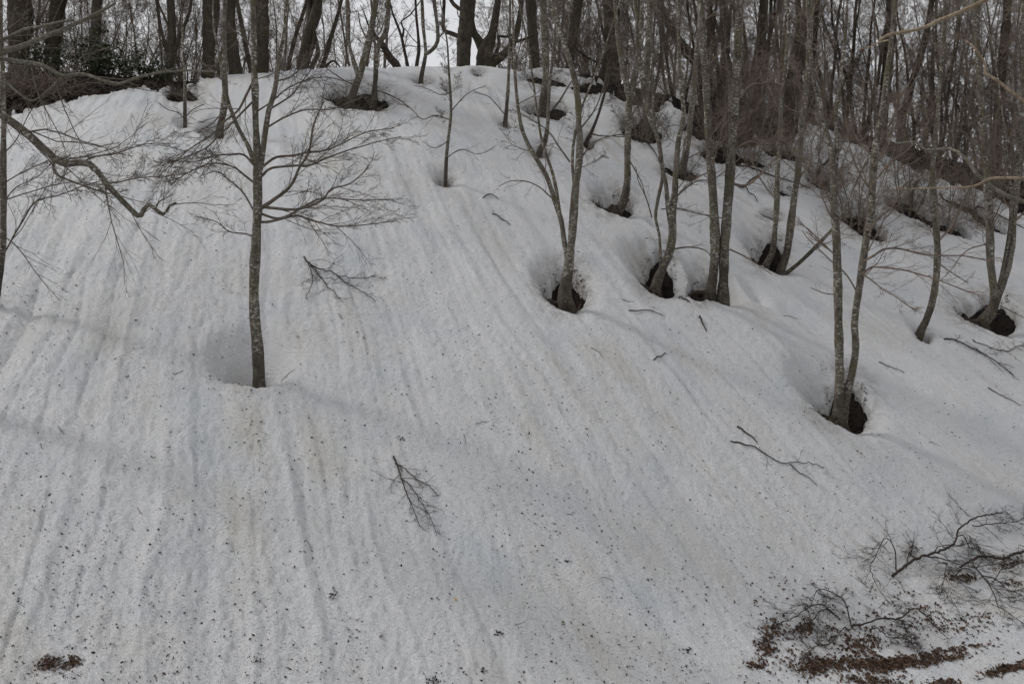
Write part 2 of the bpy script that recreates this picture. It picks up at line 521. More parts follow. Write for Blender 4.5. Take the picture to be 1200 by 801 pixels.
M_SPECK = plain_material('dark_litter', (0.018, 0.014, 0.012), (0.06, 0.044, 0.032), 3)
M_LEAF = plain_material('dead_leaf', (0.030, 0.019, 0.014), (0.165, 0.106, 0.074), 26)
M_ROOT = bark_material('root_bark', (0.018, 0.014, 0.011), (0.050, 0.040, 0.031), (0.12, 0.11, 0.09), (0.035, 0.035, 0.018), 0.60, 0.55, 2.0)
M_LEAFD = plain_material('old_dead_leaf', (0.012, 0.009, 0.007), (0.060, 0.041, 0.030), 40)
M_EVER = plain_material('evergreen_leaf', (0.018, 0.026, 0.012), (0.050, 0.062, 0.032), 5, 0.5)
M_YEL = plain_material('yellow_leaf', (0.42, 0.24, 0.05), (0.5, 0.32, 0.08))
M_GRN = plain_material('green_leaf', (0.10, 0.13, 0.04), (0.14, 0.17, 0.06))

def ground_material():
    m, nt, b = new_mat('leaf_litter_soil')
    o = coord(nt)
    col = mixc(nt, ramp(nt, nz(nt, o, 9, 5, 0.7), [(0.35, (0, 0, 0)), (0.7, (1, 1, 1))]), (0.005, 0.004, 0.0035), (0.020, 0.0145, 0.011))
    l = ramp(nt, nz(nt, o, 30, 3, 0.7), [(0.60, (0, 0, 0)), (0.72, (0.8, 0.8, 0.8))])
    col = mixc(nt, l, col, (0.040, 0.028, 0.021))
    nt.links.new(col, b.inputs['Base Color']); b.inputs['Roughness'].default_value = 0.9
    b.inputs['Specular IOR Level'].default_value = 0.15
    bump(nt, b, nz(nt, o, 26, 5, 0.75), 0.9, 0.05)
    return m
M_GROUND = ground_material()

# ------------------------------------------------------------------ ground sheets
def sheet(name, fn, cols, rows, mat, flowuv=False):
    U, Y = np.meshgrid(cols, rows)
    Yp = np.maximum(Y, 6.0)
    X = U * Yp
    Z = fn(X.ravel(), Y.ravel())
    V = np.stack([X.ravel(), Y.ravel(), Z], 1)
    nr, nc = U.shape
    i = np.arange(nr * nc).reshape(nr, nc)
    q = np.stack([i[:-1, :-1], i[:-1, 1:], i[1:, 1:], i[1:, :-1]], -1).reshape(-1, 4)
    me = mesh_np(name, V, q, mat)
    if flowuv:
        uvl = me.uv_layers.new(name='flow')
        uv = np.stack([flow(V[:, 0], V[:, 1]), V[:, 1]], 1).astype(np.float32)
        uvl.data.foreach_set('uv', uv[q.ravel()].ravel())
        at = me.attributes.new('stain', 'FLOAT', 'POINT')
        d = wide_mask(V[:, 0], V[:, 1]) * np.clip(0.65 + fbm(V[:, 0] * 9, V[:, 1] * 9, 91, 3) * 1.3, 0, 1)
        at.data.foreach_set('value', d.astype(np.float32))
    return link(name, me, None, None, kind='structure')

fine_u = np.linspace(-0.60, 0.60, 560)
cols = np.concatenate([-np.geomspace(4.0, 0.62, 26), fine_u, np.geomspace(0.62, 4.0, 26)])
rows = np.concatenate([np.linspace(-25, 7.4, 22)[:-1], np.geomspace(7.4, 33, 460), np.geomspace(33.4, 420, 44)])
sheet('snow_slope', snow_h, cols, rows, M_SNOW, True)
gcols = np.concatenate([-np.geomspace(1.5, 0.62, 10), np.linspace(-0.6, 0.6, 270), np.geomspace(0.62, 1.5, 10)])
grows = np.concatenate([np.linspace(7, 11, 8)[:-1], np.geomspace(11, 46, 240)])
sheet('forest_floor', ground_h, gcols, grows, M_GROUND)

# ------------------------------------------------------------------ trees
def stem_from_px(pts, Y0, lean, extend=True, height=9.0, down=0.5, hold=None):
    """photo trace (px, py, width px) standing at distance Y0 -> path with radius, in metres"""
    pts = np.asarray(pts, float)
    z0 = (CY - pts[0, 1]) / F * Y0
    P = []
    for (px, py, w) in pts:
        z = (CY - py) / F * Y0
        Y = Y0 + lean * (z - z0)
        P.append(((px - CX) / F * Y, Y, (CY - py) / F * Y, w * 0.5 / F * Y))
    P = np.array(P)
    if extend:
        d = norm(P[-1, :3] - P[-2, :3]); d = norm(d + np.array([0, 0, 0.5]))
        rem = max(0.0, z0 + height - P[-1, 2])
        if rem > 0.5:
            k = max(2, int(rem / 1.0)); r0 = P[-1, 3]; p = P[-1, :3].copy(); ext = []
            for i in range(k):
                d = norm(d + RNG.normal(0, 0.10, 3) + np.array([0, 0, 0.08]))
                p = p + d * rem / k
                ext.append((*p, max(0.008, r0 * (1 - 0.9 * (i + 1) / k))))
            P = np.vstack([P, ext])
    if down:
        b = P[0].copy(); b[2] -= down; b[3] *= 1.12
        P = np.vstack([b, P])
    S = smooth_path(P, 0.09)
    S[:, 3] = np.maximum(S[:, 3], 0.004)
    n = len(S)
    wob = np.cumsum(RNG.normal(0, 0.0012, (n, 3)), 0); wob[:, 2] = 0
    S[:, :3] += wob - np.linspace(0, 1, n)[:, None] * wob[-1]
    S[:, 3] *= 1 + 0.07 * np.interp(np.arange(n), np.arange(0, n + 4, 3), RNG.normal(0, 1, len(np.arange(0, n + 4, 3))))
    return S

def tube_mesh(name, S, mat, sides, origin):
    V, Q = tubes(S[None, :, :3] - np.asarray(origin)[None, None, :], S[None, :, 3], sides)
    n = len(S); c = len(V)
    # knobbly surface
    if sides >= 8:
        cen = np.repeat(S[:, :3] - origin, sides, 0)
        rad = V - cen
        k = 1 + 0.10 * np.repeat(RNG.normal(0, 0.5, n), sides) * 0 + RNG.normal(0, 0.035, c)
        V = cen + rad * k[:, None]
    return mesh_np(name, V, Q, mat)

def limb_path(pts, Y0, Y1, w0, w1, step=0.05):
    pts = np.asarray(pts, float)
    n = len(pts)
    Ys = np.linspace(Y0, Y1, n)
    ws = np.linspace(w0, w1, n) * 0.84
    P = np.stack([(pts[:, 0] - CX) / F * Ys, Ys, (CY - pts[:, 1]) / F * Ys, ws * 0.5 / F * Ys], 1)
    seg = np.linalg.norm(P[-1, :3] - P[0, :3]) / n
    P[1:-1, :3] += RNG.normal(0, 0.045 * seg, (n - 2, 3))
    S = smooth_path(P, step)
    k = max(4, len(S) // 4)
    for a in range(3):
        S[:, a] += np.interp(np.arange(len(S)), np.linspace(0, len(S) - 1, k), np.r_[0, RNG.normal(0, 0.008, k - 2), 0])
    return S

def resample(S, n):
    d = np.r_[0, np.cumsum(np.linalg.norm(np.diff(S[:, :3], axis=0), axis=1))]
    t = np.linspace(0, d[-1], n)
    return np.stack([np.interp(t, d, S[:, k]) for k in range(S.shape[1])], 1), d[-1]

def twig_sprays(P, R, L, dens=(9, 5, 3), ang=(0.45, 1.0), lr=(0.45, 0.5, 0.55), up=0.03, flat=0.8, jit=0.14, minr=0.0020):
    """finer generations growing on branches P"""
    parts = []
    segs = (5, 3, 1); sides = (4, 3, 3)
    for g, m in enumerate(dens):
        if m == 0 or len(P) == 0:
            break
        S, D, Lc, Rc = spawn(P, R, L, m, 0.12 if g == 0 else 0.2, 1.0, ang[0], ang[1], lr[g], 0.58, flat, minr)
        Lc = np.maximum(Lc, 0.05)
        P, R = grow(S, D, Lc, Rc, segs[g], jit, up, 0.35)
        R = np.maximum(R, minr * 0.75)
        L = Lc
        parts.append(tubes(P, R, sides[g]))
    return parts

ZTOP = 0.36
TREES = []
def add_tree(label, stems, Y0=None, height=9.0, mat=None, tmat=None, group=None, limbs=(), nb=14, bz=(0.25, 1.0), bl=(0.8, 1.8),
             dens=(9, 5, 3), lean=None, up=0.05, sides=10, cat='tree', name='bare_tree', down=0.5, bdir=None, roots=None, bang=(0.7, 1.25)):
    if roots is None:
        roots = (Y0 is None) and stems[0][0][1] > 190 and name == 'bare_tree' and -5 < stems[0][0][0] < 1205
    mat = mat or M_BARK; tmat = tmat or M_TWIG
    s0 = stems[0]
    if Y0 is None:
        Y0 = hit(s0[0][0], s0[0][1] - (13 if s0[0][1] > 230 else 7))[0][1]
    X0 = (s0[0][0] - CX) / F * Y0
    zg = float(snow_smooth(np.array([X0]), np.array([Y0]))[0])
    org = np.array([X0, Y0, zg])
    root = thing(name, label, cat, org, group)
    twigs = []
    for si, st in enumerate(stems):
        le = (RNG.normal(0, 0.05) if lean is None else lean) if si == 0 else RNG.normal(0, 0.09)
        z0 = (CY - st[0][1]) / F * Y0
        dn = max(down, z0 - zg + 0.35) if (si == 0 or st[0][1] >= s0[0][1] - 12) else 0
        S = stem_from_px(st, Y0, le, True, height * (1 if si == 0 else 0.85), dn)
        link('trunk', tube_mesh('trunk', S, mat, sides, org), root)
        # procedural branches along this stem
        Sr, Ls = resample(S, max(12, len(S) // 3))
        k = max(3, int(nb * (1 if si == 0 else 0.7)))
        t = bz[0] + (bz[1] - bz[0]) * (np.arange(k) + RNG.random(k)) / k
        f = t * (len(Sr) - 1); i = np.minimum(f.astype(int), len(Sr) - 2); w = (f - i)[:, None]
        St = Sr[i] * (1 - w) + Sr[i + 1] * w
        T = norm(Sr[i + 1, :3] - Sr[i, :3])
        az = RNG.uniform(0, 2 * math.pi, k) if bdir is None else RNG.normal(bdir, 0.9, k)
        out_ = np.stack([np.cos(az), np.sin(az), np.zeros(k)], 1)
        a = RNG.uniform(bang[0], bang[1], k)[:, None]
        D = np.cos(a) * T + np.sin(a) * out_
        L = RNG.uniform(bl[0], bl[1], k) * (1.1 - 0.6 * t)
        R = np.minimum(np.maximum(St[:, 3] * RNG.uniform(0.25, 0.45, k), 0.004), 0.0085 * L + 0.002)
        P, Rr = grow(St[:, :3], D, L, R, 9, 0.13, up, 0.3)
        for j in range(k):
            V, Q = tubes(P[j:j + 1] - org, Rr[j:j + 1], 5)
            link('branch', mesh_np('branch', V, Q, tmat), root)
        low = (P[:, 0, 2] / P[:, 0, 1]) < ZTOP
        if low.any():
            twigs += twig_sprays(P[low], Rr[low], L[low], dens, up=up)
        if (~low).any():
            twigs += twig_sprays(P[~low], Rr[~low], L[~low], (4, 3), up=up)
    if roots:
        tr = s0[0][2] * 0.5 / F * Y0
        m_ = 8; az = (np.arange(m_) + RNG.random(m_) * 0.7) * 2 * math.pi / m_
        ln = RNG.uniform(0.35, 0.75, m_)
        for j in range(m_):
            d_ = np.array([math.cos(az[j]), math.sin(az[j])])
            rr_ = np.array([0.2 * tr, 0.9 * tr, tr + 0.3 * ln[j], tr + 0.65 * ln[j], tr + ln[j]])
            xs = X0 + d_[0] * rr_ + RNG.normal(0, 0.02, 5); ys = Y0 + d_[1] * rr_ + RNG.normal(0, 0.02, 5)
            gz = ground_h(xs, ys)
            zs = np.array([gz[0] + 0.24, gz[1] + 0.11, gz[2] + 0.035, gz[3] + 0.015, gz[4] - 0.05])
            rad = tr * np.array([0.55, 0.42, 0.27, 0.18, 0.1])
            S = smooth_path(np.stack([xs, ys, zs, rad], 1), 0.06)
            V, Q = tubes(S[None, :, :3] - org, S[None, :, 3], 6)
            link('root', mesh_np('root', V, Q, M_ROOT), root)
    for lm in limbs:
        pts, w0, w1, dy = lm[:4]
        d = lm[4] if len(lm) > 4 else (13, 6, 3)
        lmat = lm[5] if len(lm) > 5 else tmat
        S = limb_path(pts, Y0, Y0 + dy, w0, w1)
        V, Q = tubes(S[None, :, :3] - org, S[None, :, 3], 6)
        link('branch', mesh_np('branch', V, Q, lmat), root)
        Sr, Ls = resample(S, 12)
        if d:
            twigs += twig_sprays(Sr[None, :, :3], Sr[None, :, 3], np.array([Ls]), d, ang=(0.3, 0.8), lr=(0.42, 0.5, 0.55), up=0.0, flat=0.6)
    if twigs:
        V, Q = join(twigs)
        link('twigs', mesh_np('twigs', V - org, Q, tmat), root, kind='stuff')
    TREES.append(root)
    return root

# --- trees standing in melted wells on the slope
add_tree('straight beech with lichen-spotted trunk alone in a deep snow well, broad sprays of twigs',
    [[(304, 452, 15.5), (303, 415, 13.5), (299, 370, 12.5), (298, 335, 12.5), (300, 290, 11.5), (302, 240, 11), (302, 195, 10.5), (300, 150, 7.5), (299, 110, 7), (298, 60, 7), (297, 20, 6), (297, -20, 6)],
     [(303, 205, 8), (307, 185, 7.5), (310, 160, 7), (315, 130, 6.5), (322, 105, 6), (327, 70, 5), (333, 35, 4.5), (338, -10, 4)],
     [(298, 190, 6), (290, 170, 5), (278, 148, 4.5), (268, 122, 4.5), (262, 95, 4), (256, 60, 3), (250, 20, 2.5)]],
    height=8.5, nb=9, bz=(0.45, 1.0), bl=(0.6, 1.5), lean=0.0, group=None,
    limbs=[([(304, 245), (315, 238), (335, 224), (345, 210), (353, 196), (362, 178), (370, 145), (380, 118)], 6, 2, -0.5, (16, 7, 3)),
           ([(304, 242), (325, 243), (345, 245), (360, 238), (378, 234), (392, 222), (410, 215), (432, 196)], 5, 1.5, -0.9, (16, 7, 3)),
           ([(308, 195), (325, 183), (345, 181), (362, 178), (380, 177), (400, 170), (430, 155), (462, 150)], 4, 1.2, -0.3, (16, 7, 3)),
           ([(306, 207), (320, 197), (350, 196), (360, 193), (385, 183), (410, 175), (440, 168), (470, 160)], 4, 1.2, 0.4, (16, 7, 3)),
           ([(304, 260), (318, 258), (347, 253), (365, 256), (392, 265), (425, 263), (462, 259)], 4.5, 1.2, -0.6, (18, 7, 3)),
           ([(304, 250), (330, 256), (360, 238), (380, 233), (420, 237), (462, 234)], 4, 1.2, 0.3, (18, 7, 3)),
           ([(299, 195), (285, 181), (268, 179), (252, 183), (230, 190), (196, 188)], 3.5, 1.2, -0.4, (18, 7, 3)),
           ([(299, 215), (290, 206), (275, 195), (258, 189), (243, 191), (222, 202), (200, 216)], 3.5, 1.2, 0.3, (18, 7, 3)),
           ([(297, 95), (280, 122), (265, 142), (245, 158), (215, 180), (186, 206)], 4, 1.2, -0.7, (18, 7, 3)),
           ([(300, 115), (285, 128), (262, 154), (240, 172), (210, 186), (190, 195)], 3.5, 1.0, -0.4, (18, 7, 3)),
           ([(298, 278), (288, 273), (268, 270), (254, 262), (232, 254)], 2.5, 1.0, -0.3, (11, 6, 2)),
           ([(299, 250), (285, 226), (270, 211), (255, 203), (235, 206)], 2.5, 1.0, 0.2, (11, 6, 2)),
           ([(316, 128), (330, 116), (345, 104), (360, 88), (372, 70)], 3, 1.2, 0.2, (13, 6, 3)),
           ([(312, 150), (335, 138), (360, 130), (390, 128), (420, 116)], 3, 1.2, 0.3, (14, 7, 3)),
           ([(324, 95), (340, 90), (355, 78), (370, 55)], 2.5, 1.2, 0.2, (13, 6, 3)),
           ([(297, 60), (285, 45), (270, 35), (250, 30)], 2.5, 1.2, 0.2, (13, 6, 3)),
           ([(302, 130), (340, 100), (380, 92), (420, 100)], 2.5, 1.0, 0.5, (14, 7, 3))])

add_tree('beech rising from a round black hole, slimmer curved stem leaning away beside the trunk',
    [[(663, 362, 22), (662, 340, 15), (667, 305, 10), (671, 270, 9), (675, 220, 8.5), (680, 180, 8), (679, 140, 7.5), (677, 110, 7), (671, 82, 6.5), (661, 50, 5), (650, 20, 4.5), (640, -10, 4)],
     [(665, 350, 9), (666, 312, 6.5), (662, 288, 6), (658, 260, 6), (650, 235, 6), (640, 205, 5), (625, 180, 5), (613, 155, 4.5), (608, 130, 4), (604, 95, 3.5), (602, 55, 3)],
     [(657, 258, 4), (652, 225, 4), (648, 205, 3.5), (640, 180, 3), (634, 160, 3), (630, 130, 2.5)],
     [(674, 225, 4), (671, 195, 3.5), (672, 170, 3.5), (676, 148, 3), (684, 120, 2.5), (700, 80, 2)]],
    height=8.5, nb=16, bz=(0.28, 1.0), bl=(0.5, 1.1), lean=0.0,
    limbs=[([(668, 190), (655, 170), (645, 155), (620, 140), (600, 128)], 2.5, 1, -0.2, (10, 6, 2)),
           ([(681, 150), (695, 130), (705, 105), (712, 85)], 2.5, 1, 0.2, (9, 5, 3)),
           ([(681, 185), (700, 165), (725, 158), (745, 160), (765, 168)], 2, 1, 0.3, (6, 4)),
           ([(650, 235), (625, 215), (600, 212), (585, 218)], 2, 1, -0.3, (6, 4))])

add_tree('single beech with lower trunk bent over a small dark melt hole, lighter mottled stem',
    [[(720, 254, 15), (730, 238, 10), (735, 212, 7.5), (735, 180, 8), (736, 150, 8), (737, 122, 8), (742, 95, 6.5), (748, 60, 6), (751, 30, 5.5), (754, -10, 5)],
     [(738, 118, 6), (731, 88, 5.5), (725, 55, 5), (722, 20, 4.5), (719, -20, 4)]],
    height=8, nb=15, bz=(0.26, 1.0), bl=(0.5, 1.2), lean=0.02, limbs=[([(737, 140), (750, 125), (765, 118), (778, 120)], 2, 1, 0.2, (9, 5, 3)), ([(736, 185), (745, 200), (752, 215), (757, 232)], 2, 1, -0.2, (5, 3))])

add_tree('crooked beech forking low over a hole holding a broken root, thin stem alongside',
    [[(768, 338, 14), (778, 312, 12), (785, 295, 10), (788, 275, 9.5), (788, 250, 9), (791, 225, 7.5), (792, 200, 6.5), (795, 165, 6), (800, 145, 6), (801, 125, 5), (798, 100, 5), (796, 60, 4.5), (795, 20, 4), (795, -20, 4)],
     [(786, 262, 6), (783, 245, 6), (780, 215, 5.5), (776, 195, 5), (772, 165, 5.5), (764, 145, 5.5), (757, 120, 5.5), (753, 90, 5), (748, 60, 4.5), (745, 10, 4)],
     [(774, 318, 4), (773, 280, 3.5), (768, 255, 3.5), (771, 232, 4), (776, 205, 4), (772, 175, 3), (766, 140, 3)]],
    height=8, nb=15, bz=(0.26, 1.0), bl=(0.5, 1.2), lean=0.0,
    limbs=[([(788, 292), (805, 290), (822, 291), (830, 296), (840, 310)], 2.5, 1, -0.3, (5, 3)), ([(789, 235), (800, 222), (815, 214), (835, 208), (850, 200)], 2.5, 1, 0.3, (10, 6, 2)),
           ([(775, 245), (790, 245), (812, 246), (832, 254)], 2, 1, 0.2, (5, 3)), ([(764, 255), (756, 230), (748, 212), (745, 195)], 2, 1, -0.2, (5, 3))])

add_tree('pair of thick straight beech trunks joined at the base, grey with lichen bands',
    [[(831, 354, 17), (836, 322, 11), (838, 290, 10.5), (837, 260, 10), (835, 220, 10), (833, 195, 9.5), (831, 170, 9), (829, 140, 8.5), (828, 110, 8), (826, 80, 8), (823, 50, 8), (820, -10, 8)],
     [(847, 354, 17), (848, 322, 12), (849, 290, 11.5), (852, 250, 11.5), (855, 210, 11), (856, 180, 10.5), (859, 150, 10), (862, 110, 10), (864, 70, 9.5), (866, 30, 9), (868, -10, 9)]],
    height=10, nb=24, bz=(0.22, 1.0), bl=(0.6, 1.5), lean=0.0, tmat=M_TWIGR,
    limbs=[([(855, 292), (870, 300), (890, 312), (905, 322)], 2.5, 1, -0.3, (4, 3)), ([(857, 215), (875, 218), (890, 205), (905, 190), (915, 182)], 3.5, 2, 0.2, (6, 4)),
           ([(860, 175), (880, 165), (900, 168), (930, 160)], 2.5, 1, 0.2, (13, 6, 3)), ([(834, 200), (815, 210), (800, 222)], 2, 1, 0.2, (9, 5, 3)), ([(862, 120), (880, 100), (900, 95), (920, 80)], 2.5, 1, 0.1, (13, 6, 3))])

add_tree('two slender parallel beech stems beside a shaded melt hole, third thin stem leaning flat',
    [[(914, 322, 11), (922, 297, 9), (926, 270, 8.5), (930, 240, 8), (935, 205, 8), (938, 170, 7), (940, 140, 7), (944, 110, 6.5), (947, 70, 6), (950, 30, 5.5), (952, -10, 5)],
     [(896, 316, 10), (905, 296, 7), (908, 270, 6.5), (910, 240, 6), (911, 200, 5.5), (914, 170, 5.5), (915, 140, 5), (917, 110, 4.5), (921, 70, 4), (924, 20, 4)],
     [(886, 352, 7), (897, 338, 6), (915, 325, 5.5), (935, 309, 5), (955, 290, 4.5), (972, 272, 3.5), (985, 255, 2.5)]],
    height=8.5, nb=22, bz=(0.22, 1.0), bl=(0.6, 1.4), lean=0.0, tmat=M_TWIGR,
    limbs=[([(934, 215), (948, 190), (952, 165), (960, 150)], 2.5, 1, 0.2, (9, 5, 3)), ([(910, 235), (895, 215), (880, 190), (878, 170)], 2, 1, 0.2, (9, 5, 3))])

add_tree('tall twin-stemmed beech in a wide funnel of snow with dark roots showing',
    [[(982, 494, 19), (983, 472, 13), (984, 440, 10.5), (983, 400, 10), (982, 350, 10), (981, 310, 10), (980, 275, 9.5), (978, 250, 9), (977, 220, 8.5), (977, 195, 8), (972, 168, 6.5), (964, 140, 5.5), (956, 105, 5), (950, 60, 4.5), (946, 0, 4)],
     [(988, 482, 12), (996, 447, 9.5), (1002, 412, 9), (1001, 375, 8.5), (1006, 340, 9), (1010, 310, 9), (1015, 280, 8.5), (1020, 250, 8.5), (1022, 220, 8.5), (1024, 190, 8), (1028, 160, 7.5), (1035, 120, 6.5), (1040, 80, 6), (1045, 40, 5.5), (1050, -10, 5)],
     [(978, 205, 6), (981, 170, 5), (979, 140, 4.5), (984, 100, 4), (990, 50, 4), (994, 0, 3)]],
    height=10, nb=34, bz=(0.30, 1.0), bl=(0.6, 1.5), lean=0.0, tmat=M_TWIGR, dens=(9, 6, 3), bang=(0.5, 1.0),
    limbs=[([(1012, 306), (1022, 298), (1035, 291), (1055, 292), (1080, 297), (1105, 300), (1135, 300), (1160, 306)], 4, 1.5, -0.3, (13, 6, 2)),
           ([(1010, 322), (1018, 313), (1030, 312), (1060, 317), (1090, 324), (1120, 335), (1148, 346)], 3.5, 1.2, -0.7, (13, 6, 2)),
           ([(1010, 320), (1030, 336), (1050, 348), (1075, 365)], 2.5, 1, -0.9, (13, 6, 2)),
           ([(1018, 270), (1030, 255), (1045, 240), (1060, 215)], 3, 1.2, -0.3, (13, 6, 3)),
           ([(1006, 345), (990, 320), (975, 308), (950, 282), (940, 270)], 2.5, 1, 0.2, (6, 4)),
           ([(980, 300), (965, 285), (950, 268), (935, 262)], 2.5, 1, -0.2, (6, 4)),
           ([(980, 345), (962, 342), (950, 337)], 1.8, 1, -0.2, (3, 2)),
           ([(1022, 225), (1005, 200), (995, 170), (990, 130)], 3, 1.2, -0.2, (14, 7, 3)),
           ([(1024, 195), (1040, 170), (1050, 130), (1070, 90)], 3, 1.2, -0.4, (14, 7, 3)),
           ([(1023, 215), (1045, 190), (1075, 165), (1095, 130)], 3, 1.2, -0.3, (14, 7, 3))])

add_tree('slender single beech curving out of clean snow with hardly any hole',
    [[(1076, 396, 10), (1086, 373, 8.5), (1093, 350, 8), (1097, 320, 7.5), (1098, 290, 7.5), (1096, 260, 7.5), (1093, 230, 8), (1093, 200, 7), (1095, 170, 6), (1098, 140, 5), (1102, 90, 4.5), (1106, 40, 4), (1108, -10, 3.5)]],
    height=8.5, nb=28, bz=(0.22, 1.0), bl=(0.5, 1.4), lean=0.0, tmat=M_TWIGR,
    limbs=[([(1098, 285), (1112, 268), (1120, 255), (1130, 235)], 2, 1, 0.2, (5, 3)), ([(1099, 308), (1120, 322), (1135, 332)], 2, 1, -0.2, (5, 3))])

add_tree('three-stemmed beech leaning out of a broad shadowed hollow under the thicket',
    [[(1148, 384, 17), (1162, 364, 13), (1165, 345, 9.5), (1161, 310, 9), (1160, 280, 9), (1159, 250, 9), (1157, 220, 9), (1156, 190, 8), (1152, 150, 7.5), (1148, 100, 7), (1145, 50, 6.5), (1143, -10, 6)],
     [(1164, 360, 10), (1175, 332, 8.5), (1182, 310, 7.5), (1186, 285, 7.5), (1187, 260, 8), (1189, 240, 8), (1192, 210, 7), (1195, 170, 6.5), (1198, 120, 6), (1200, 60, 5.5)],
     [(1170, 338, 4.5), (1177, 305, 4), (1182, 275, 4), (1184, 245, 3.5), (1183, 210, 3), (1178, 170, 2.5)]],
    height=9, nb=30, bz=(0.22, 1.0), bl=(0.6, 1.5), lean=0.0, tmat=M_TWIGR, dens=(9, 6, 3),
    limbs=[([(1160, 285), (1140, 290), (1125, 300), (1112, 318), (1100, 330)], 2, 1, -0.3, (6, 4)), ([(1187, 262), (1200, 248), (1215, 232)], 3, 2, -0.1, (4, 3)),
           ([(1172, 358), (1185, 365), (1200, 372)], 2, 1, -0.2, (6, 4))])

add_tree('dark-footed beech with upright stem emerging from a long brown opening in the snow',
    [[(798, 208, 11), (804, 178, 8.5), (808, 150, 7.5), (811, 125, 7), (814, 100, 7), (817, 60, 6), (820, 30, 5.5), (822, -10, 5)]],
    height=8, nb=18, bz=(0.2, 1.0), bl=(0.6, 1.4), tmat=M_TWIGR,
    limbs=[([(807, 185), (820, 178), (830, 172)], 2, 1, 0.1, (5, 3))])

add_tree('thin upright sapling alone on open snow with delicate spreading twigs',
    [[(522, 215, 5.5), (523, 190, 4.5), (525, 165, 4), (528, 140, 3.6), (528, 115, 3.5), (526, 90, 3), (525, 70, 2.5), (523, 45, 2)]],
    height=4.4, nb=18, bz=(0.35, 1.0), bl=(0.35, 0.9), name='sapling', sides=7,
    limbs=[([(526, 140), (510, 135), (495, 140), (480, 125), (465, 122)], 1.8, 0.8, -0.2, (7, 4)), ([(529, 130), (540, 118), (552, 108), (570, 100)], 1.8, 0.8, 0.2, (7, 4)),
           ([(525, 165), (515, 172), (505, 172), (495, 165)], 1.5, 0.8, 0.1, (5, 3)), ([(528, 108), (515, 112), (500, 105), (485, 100)], 1.5, 0.8, 0.1, (6, 3)), ([(523, 185), (540, 175), (560, 180), (580, 172)], 1.4, 0.7, -0.1, (7, 4))])

add_tree('thin straight sapling between the lone sapling and the twin pale trunks',
    [[(592, 146, 6), (594, 120, 4.5), (596, 90, 4), (597, 60, 3.5), (598, 20, 3), (598, -10, 3)]], height=6, nb=10, bz=(0.35, 1), bl=(0.4, 0.9), name='sapling', sides=7,
    limbs=[([(592, 135), (580, 120), (570, 112), (555, 108)], 1.6, 0.8, -0.2, (6, 4)), ([(594, 140), (578, 150), (560, 160), (548, 175)], 1.5, 0.8, -0.3, (8, 4))])

add_tree('forked beech bush growing from a brushy brown hollow near the ridge top',
    [[(411, 120, 12), (418, 98, 9), (422, 85, 8.5), (427, 65, 7.5), (432, 45, 7), (437, 20, 6.5), (441, -10, 6)],
     [(420, 88, 6), (414, 70, 4.5), (409, 50, 4.5), (408, 25, 4.5), (406, -10, 4.5)]], height=6.5, nb=10, bz=(0.4, 1), bl=(0.5, 1.2), mat=M_BARK,
    limbs=[([(431, 50), (424, 33), (420, 15)], 2.5, 1.5, 0.2, (5, 3)), ([(430, 55), (445, 40), (452, 20)], 2.5, 1.5, 0.2, (5, 3)), ([(415, 100), (400, 92), (385, 82), (372, 70)], 2, 1, -0.2, (6, 3))])
add_tree('crooked beech bent like an elbow beside the forked bush on the ridge',
    [[(438, 118, 8), (440, 92, 6), (441, 65, 6), (444, 52, 6.5), (452, 38, 6.5), (455, 15, 5.5), (457, -10, 5)]], height=6, nb=8, bz=(0.45, 1), bl=(0.5, 1.1),
    limbs=[([(443, 55), (436, 45), (433, 35)], 2.5, 1.5, 0.1, (4, 3)), ([(439, 105), (460, 112), (475, 122), (495, 140), (515, 136)], 2, 1, -0.3, (8, 4))])
add_tree('small crooked tree on the ridge with one arm bent up sharply',
    [[(493, 97, 6.5), (497, 75, 5), (499, 60, 4.5), (496, 30, 4), (494, -10, 3.5)], [(498, 64, 4.5), (507, 58, 4.5), (513, 48, 4.5), (512, 25, 4), (508, -10, 4)]],
    height=5.5, nb=7, bz=(0.45, 1), bl=(0.4, 1.0), tmat=M_DARK, limbs=[([(513, 46), (520, 38), (524, 30)], 2, 1, 0.1, (4, 2))])
add_tree('upright beech with dark wet foot standing just below the ridge, thin pale upper stem',
    [[(257, 158, 10), (261, 135, 8.5), (264, 112, 8), (263, 85, 7), (263, 60, 5.5), (263, 20, 5), (264, -10, 5)]], height=7.5, nb=12, bz=(0.35, 1), bl=(0.5, 1.3), mat=M_BARK,
    limbs=[([(262, 130), (250, 145), (238, 150), (225, 160)], 2, 1, -0.2, (6, 4)), ([(262, 95), (245, 80), (225, 62), (210, 50)], 2.5, 1, -0.2, (8, 4))])
add_tree('spindly dark sapling below a small brush clump near the evergreen shrubs',
    [[(217, 148, 4.5), (217, 122, 4), (217, 100, 3.5), (216, 80, 3), (214, 45, 2.5), (213, 10, 2)]], height=4, nb=7, bz=(0.25, 1), bl=(0.3, 0.8), name='sapling', sides=7, tmat=M_DARK,
    limbs=[([(217, 140), (208, 132), (196, 128), (186, 120)], 1.5, 0.8, -0.2, (8, 4)), ([(217, 138), (228, 128), (240, 122)], 1.5, 0.8, 0.1, (8, 4))])
add_tree('straight grey beech with brown litter round its foot, below the old ridge trees',
    [[(637, 140, 13), (639, 108, 9), (640, 80, 8.5), (639, 50, 8.5), (638, 20, 8.5), (637, -10, 8.5)]], height=9, nb=12, bz=(0.3, 1), bl=(0.6, 1.4),
    limbs=[([(648, 128), (655, 118), (662, 108), (670, 95)], 3.5, 2, 0.1, (4, 2))])
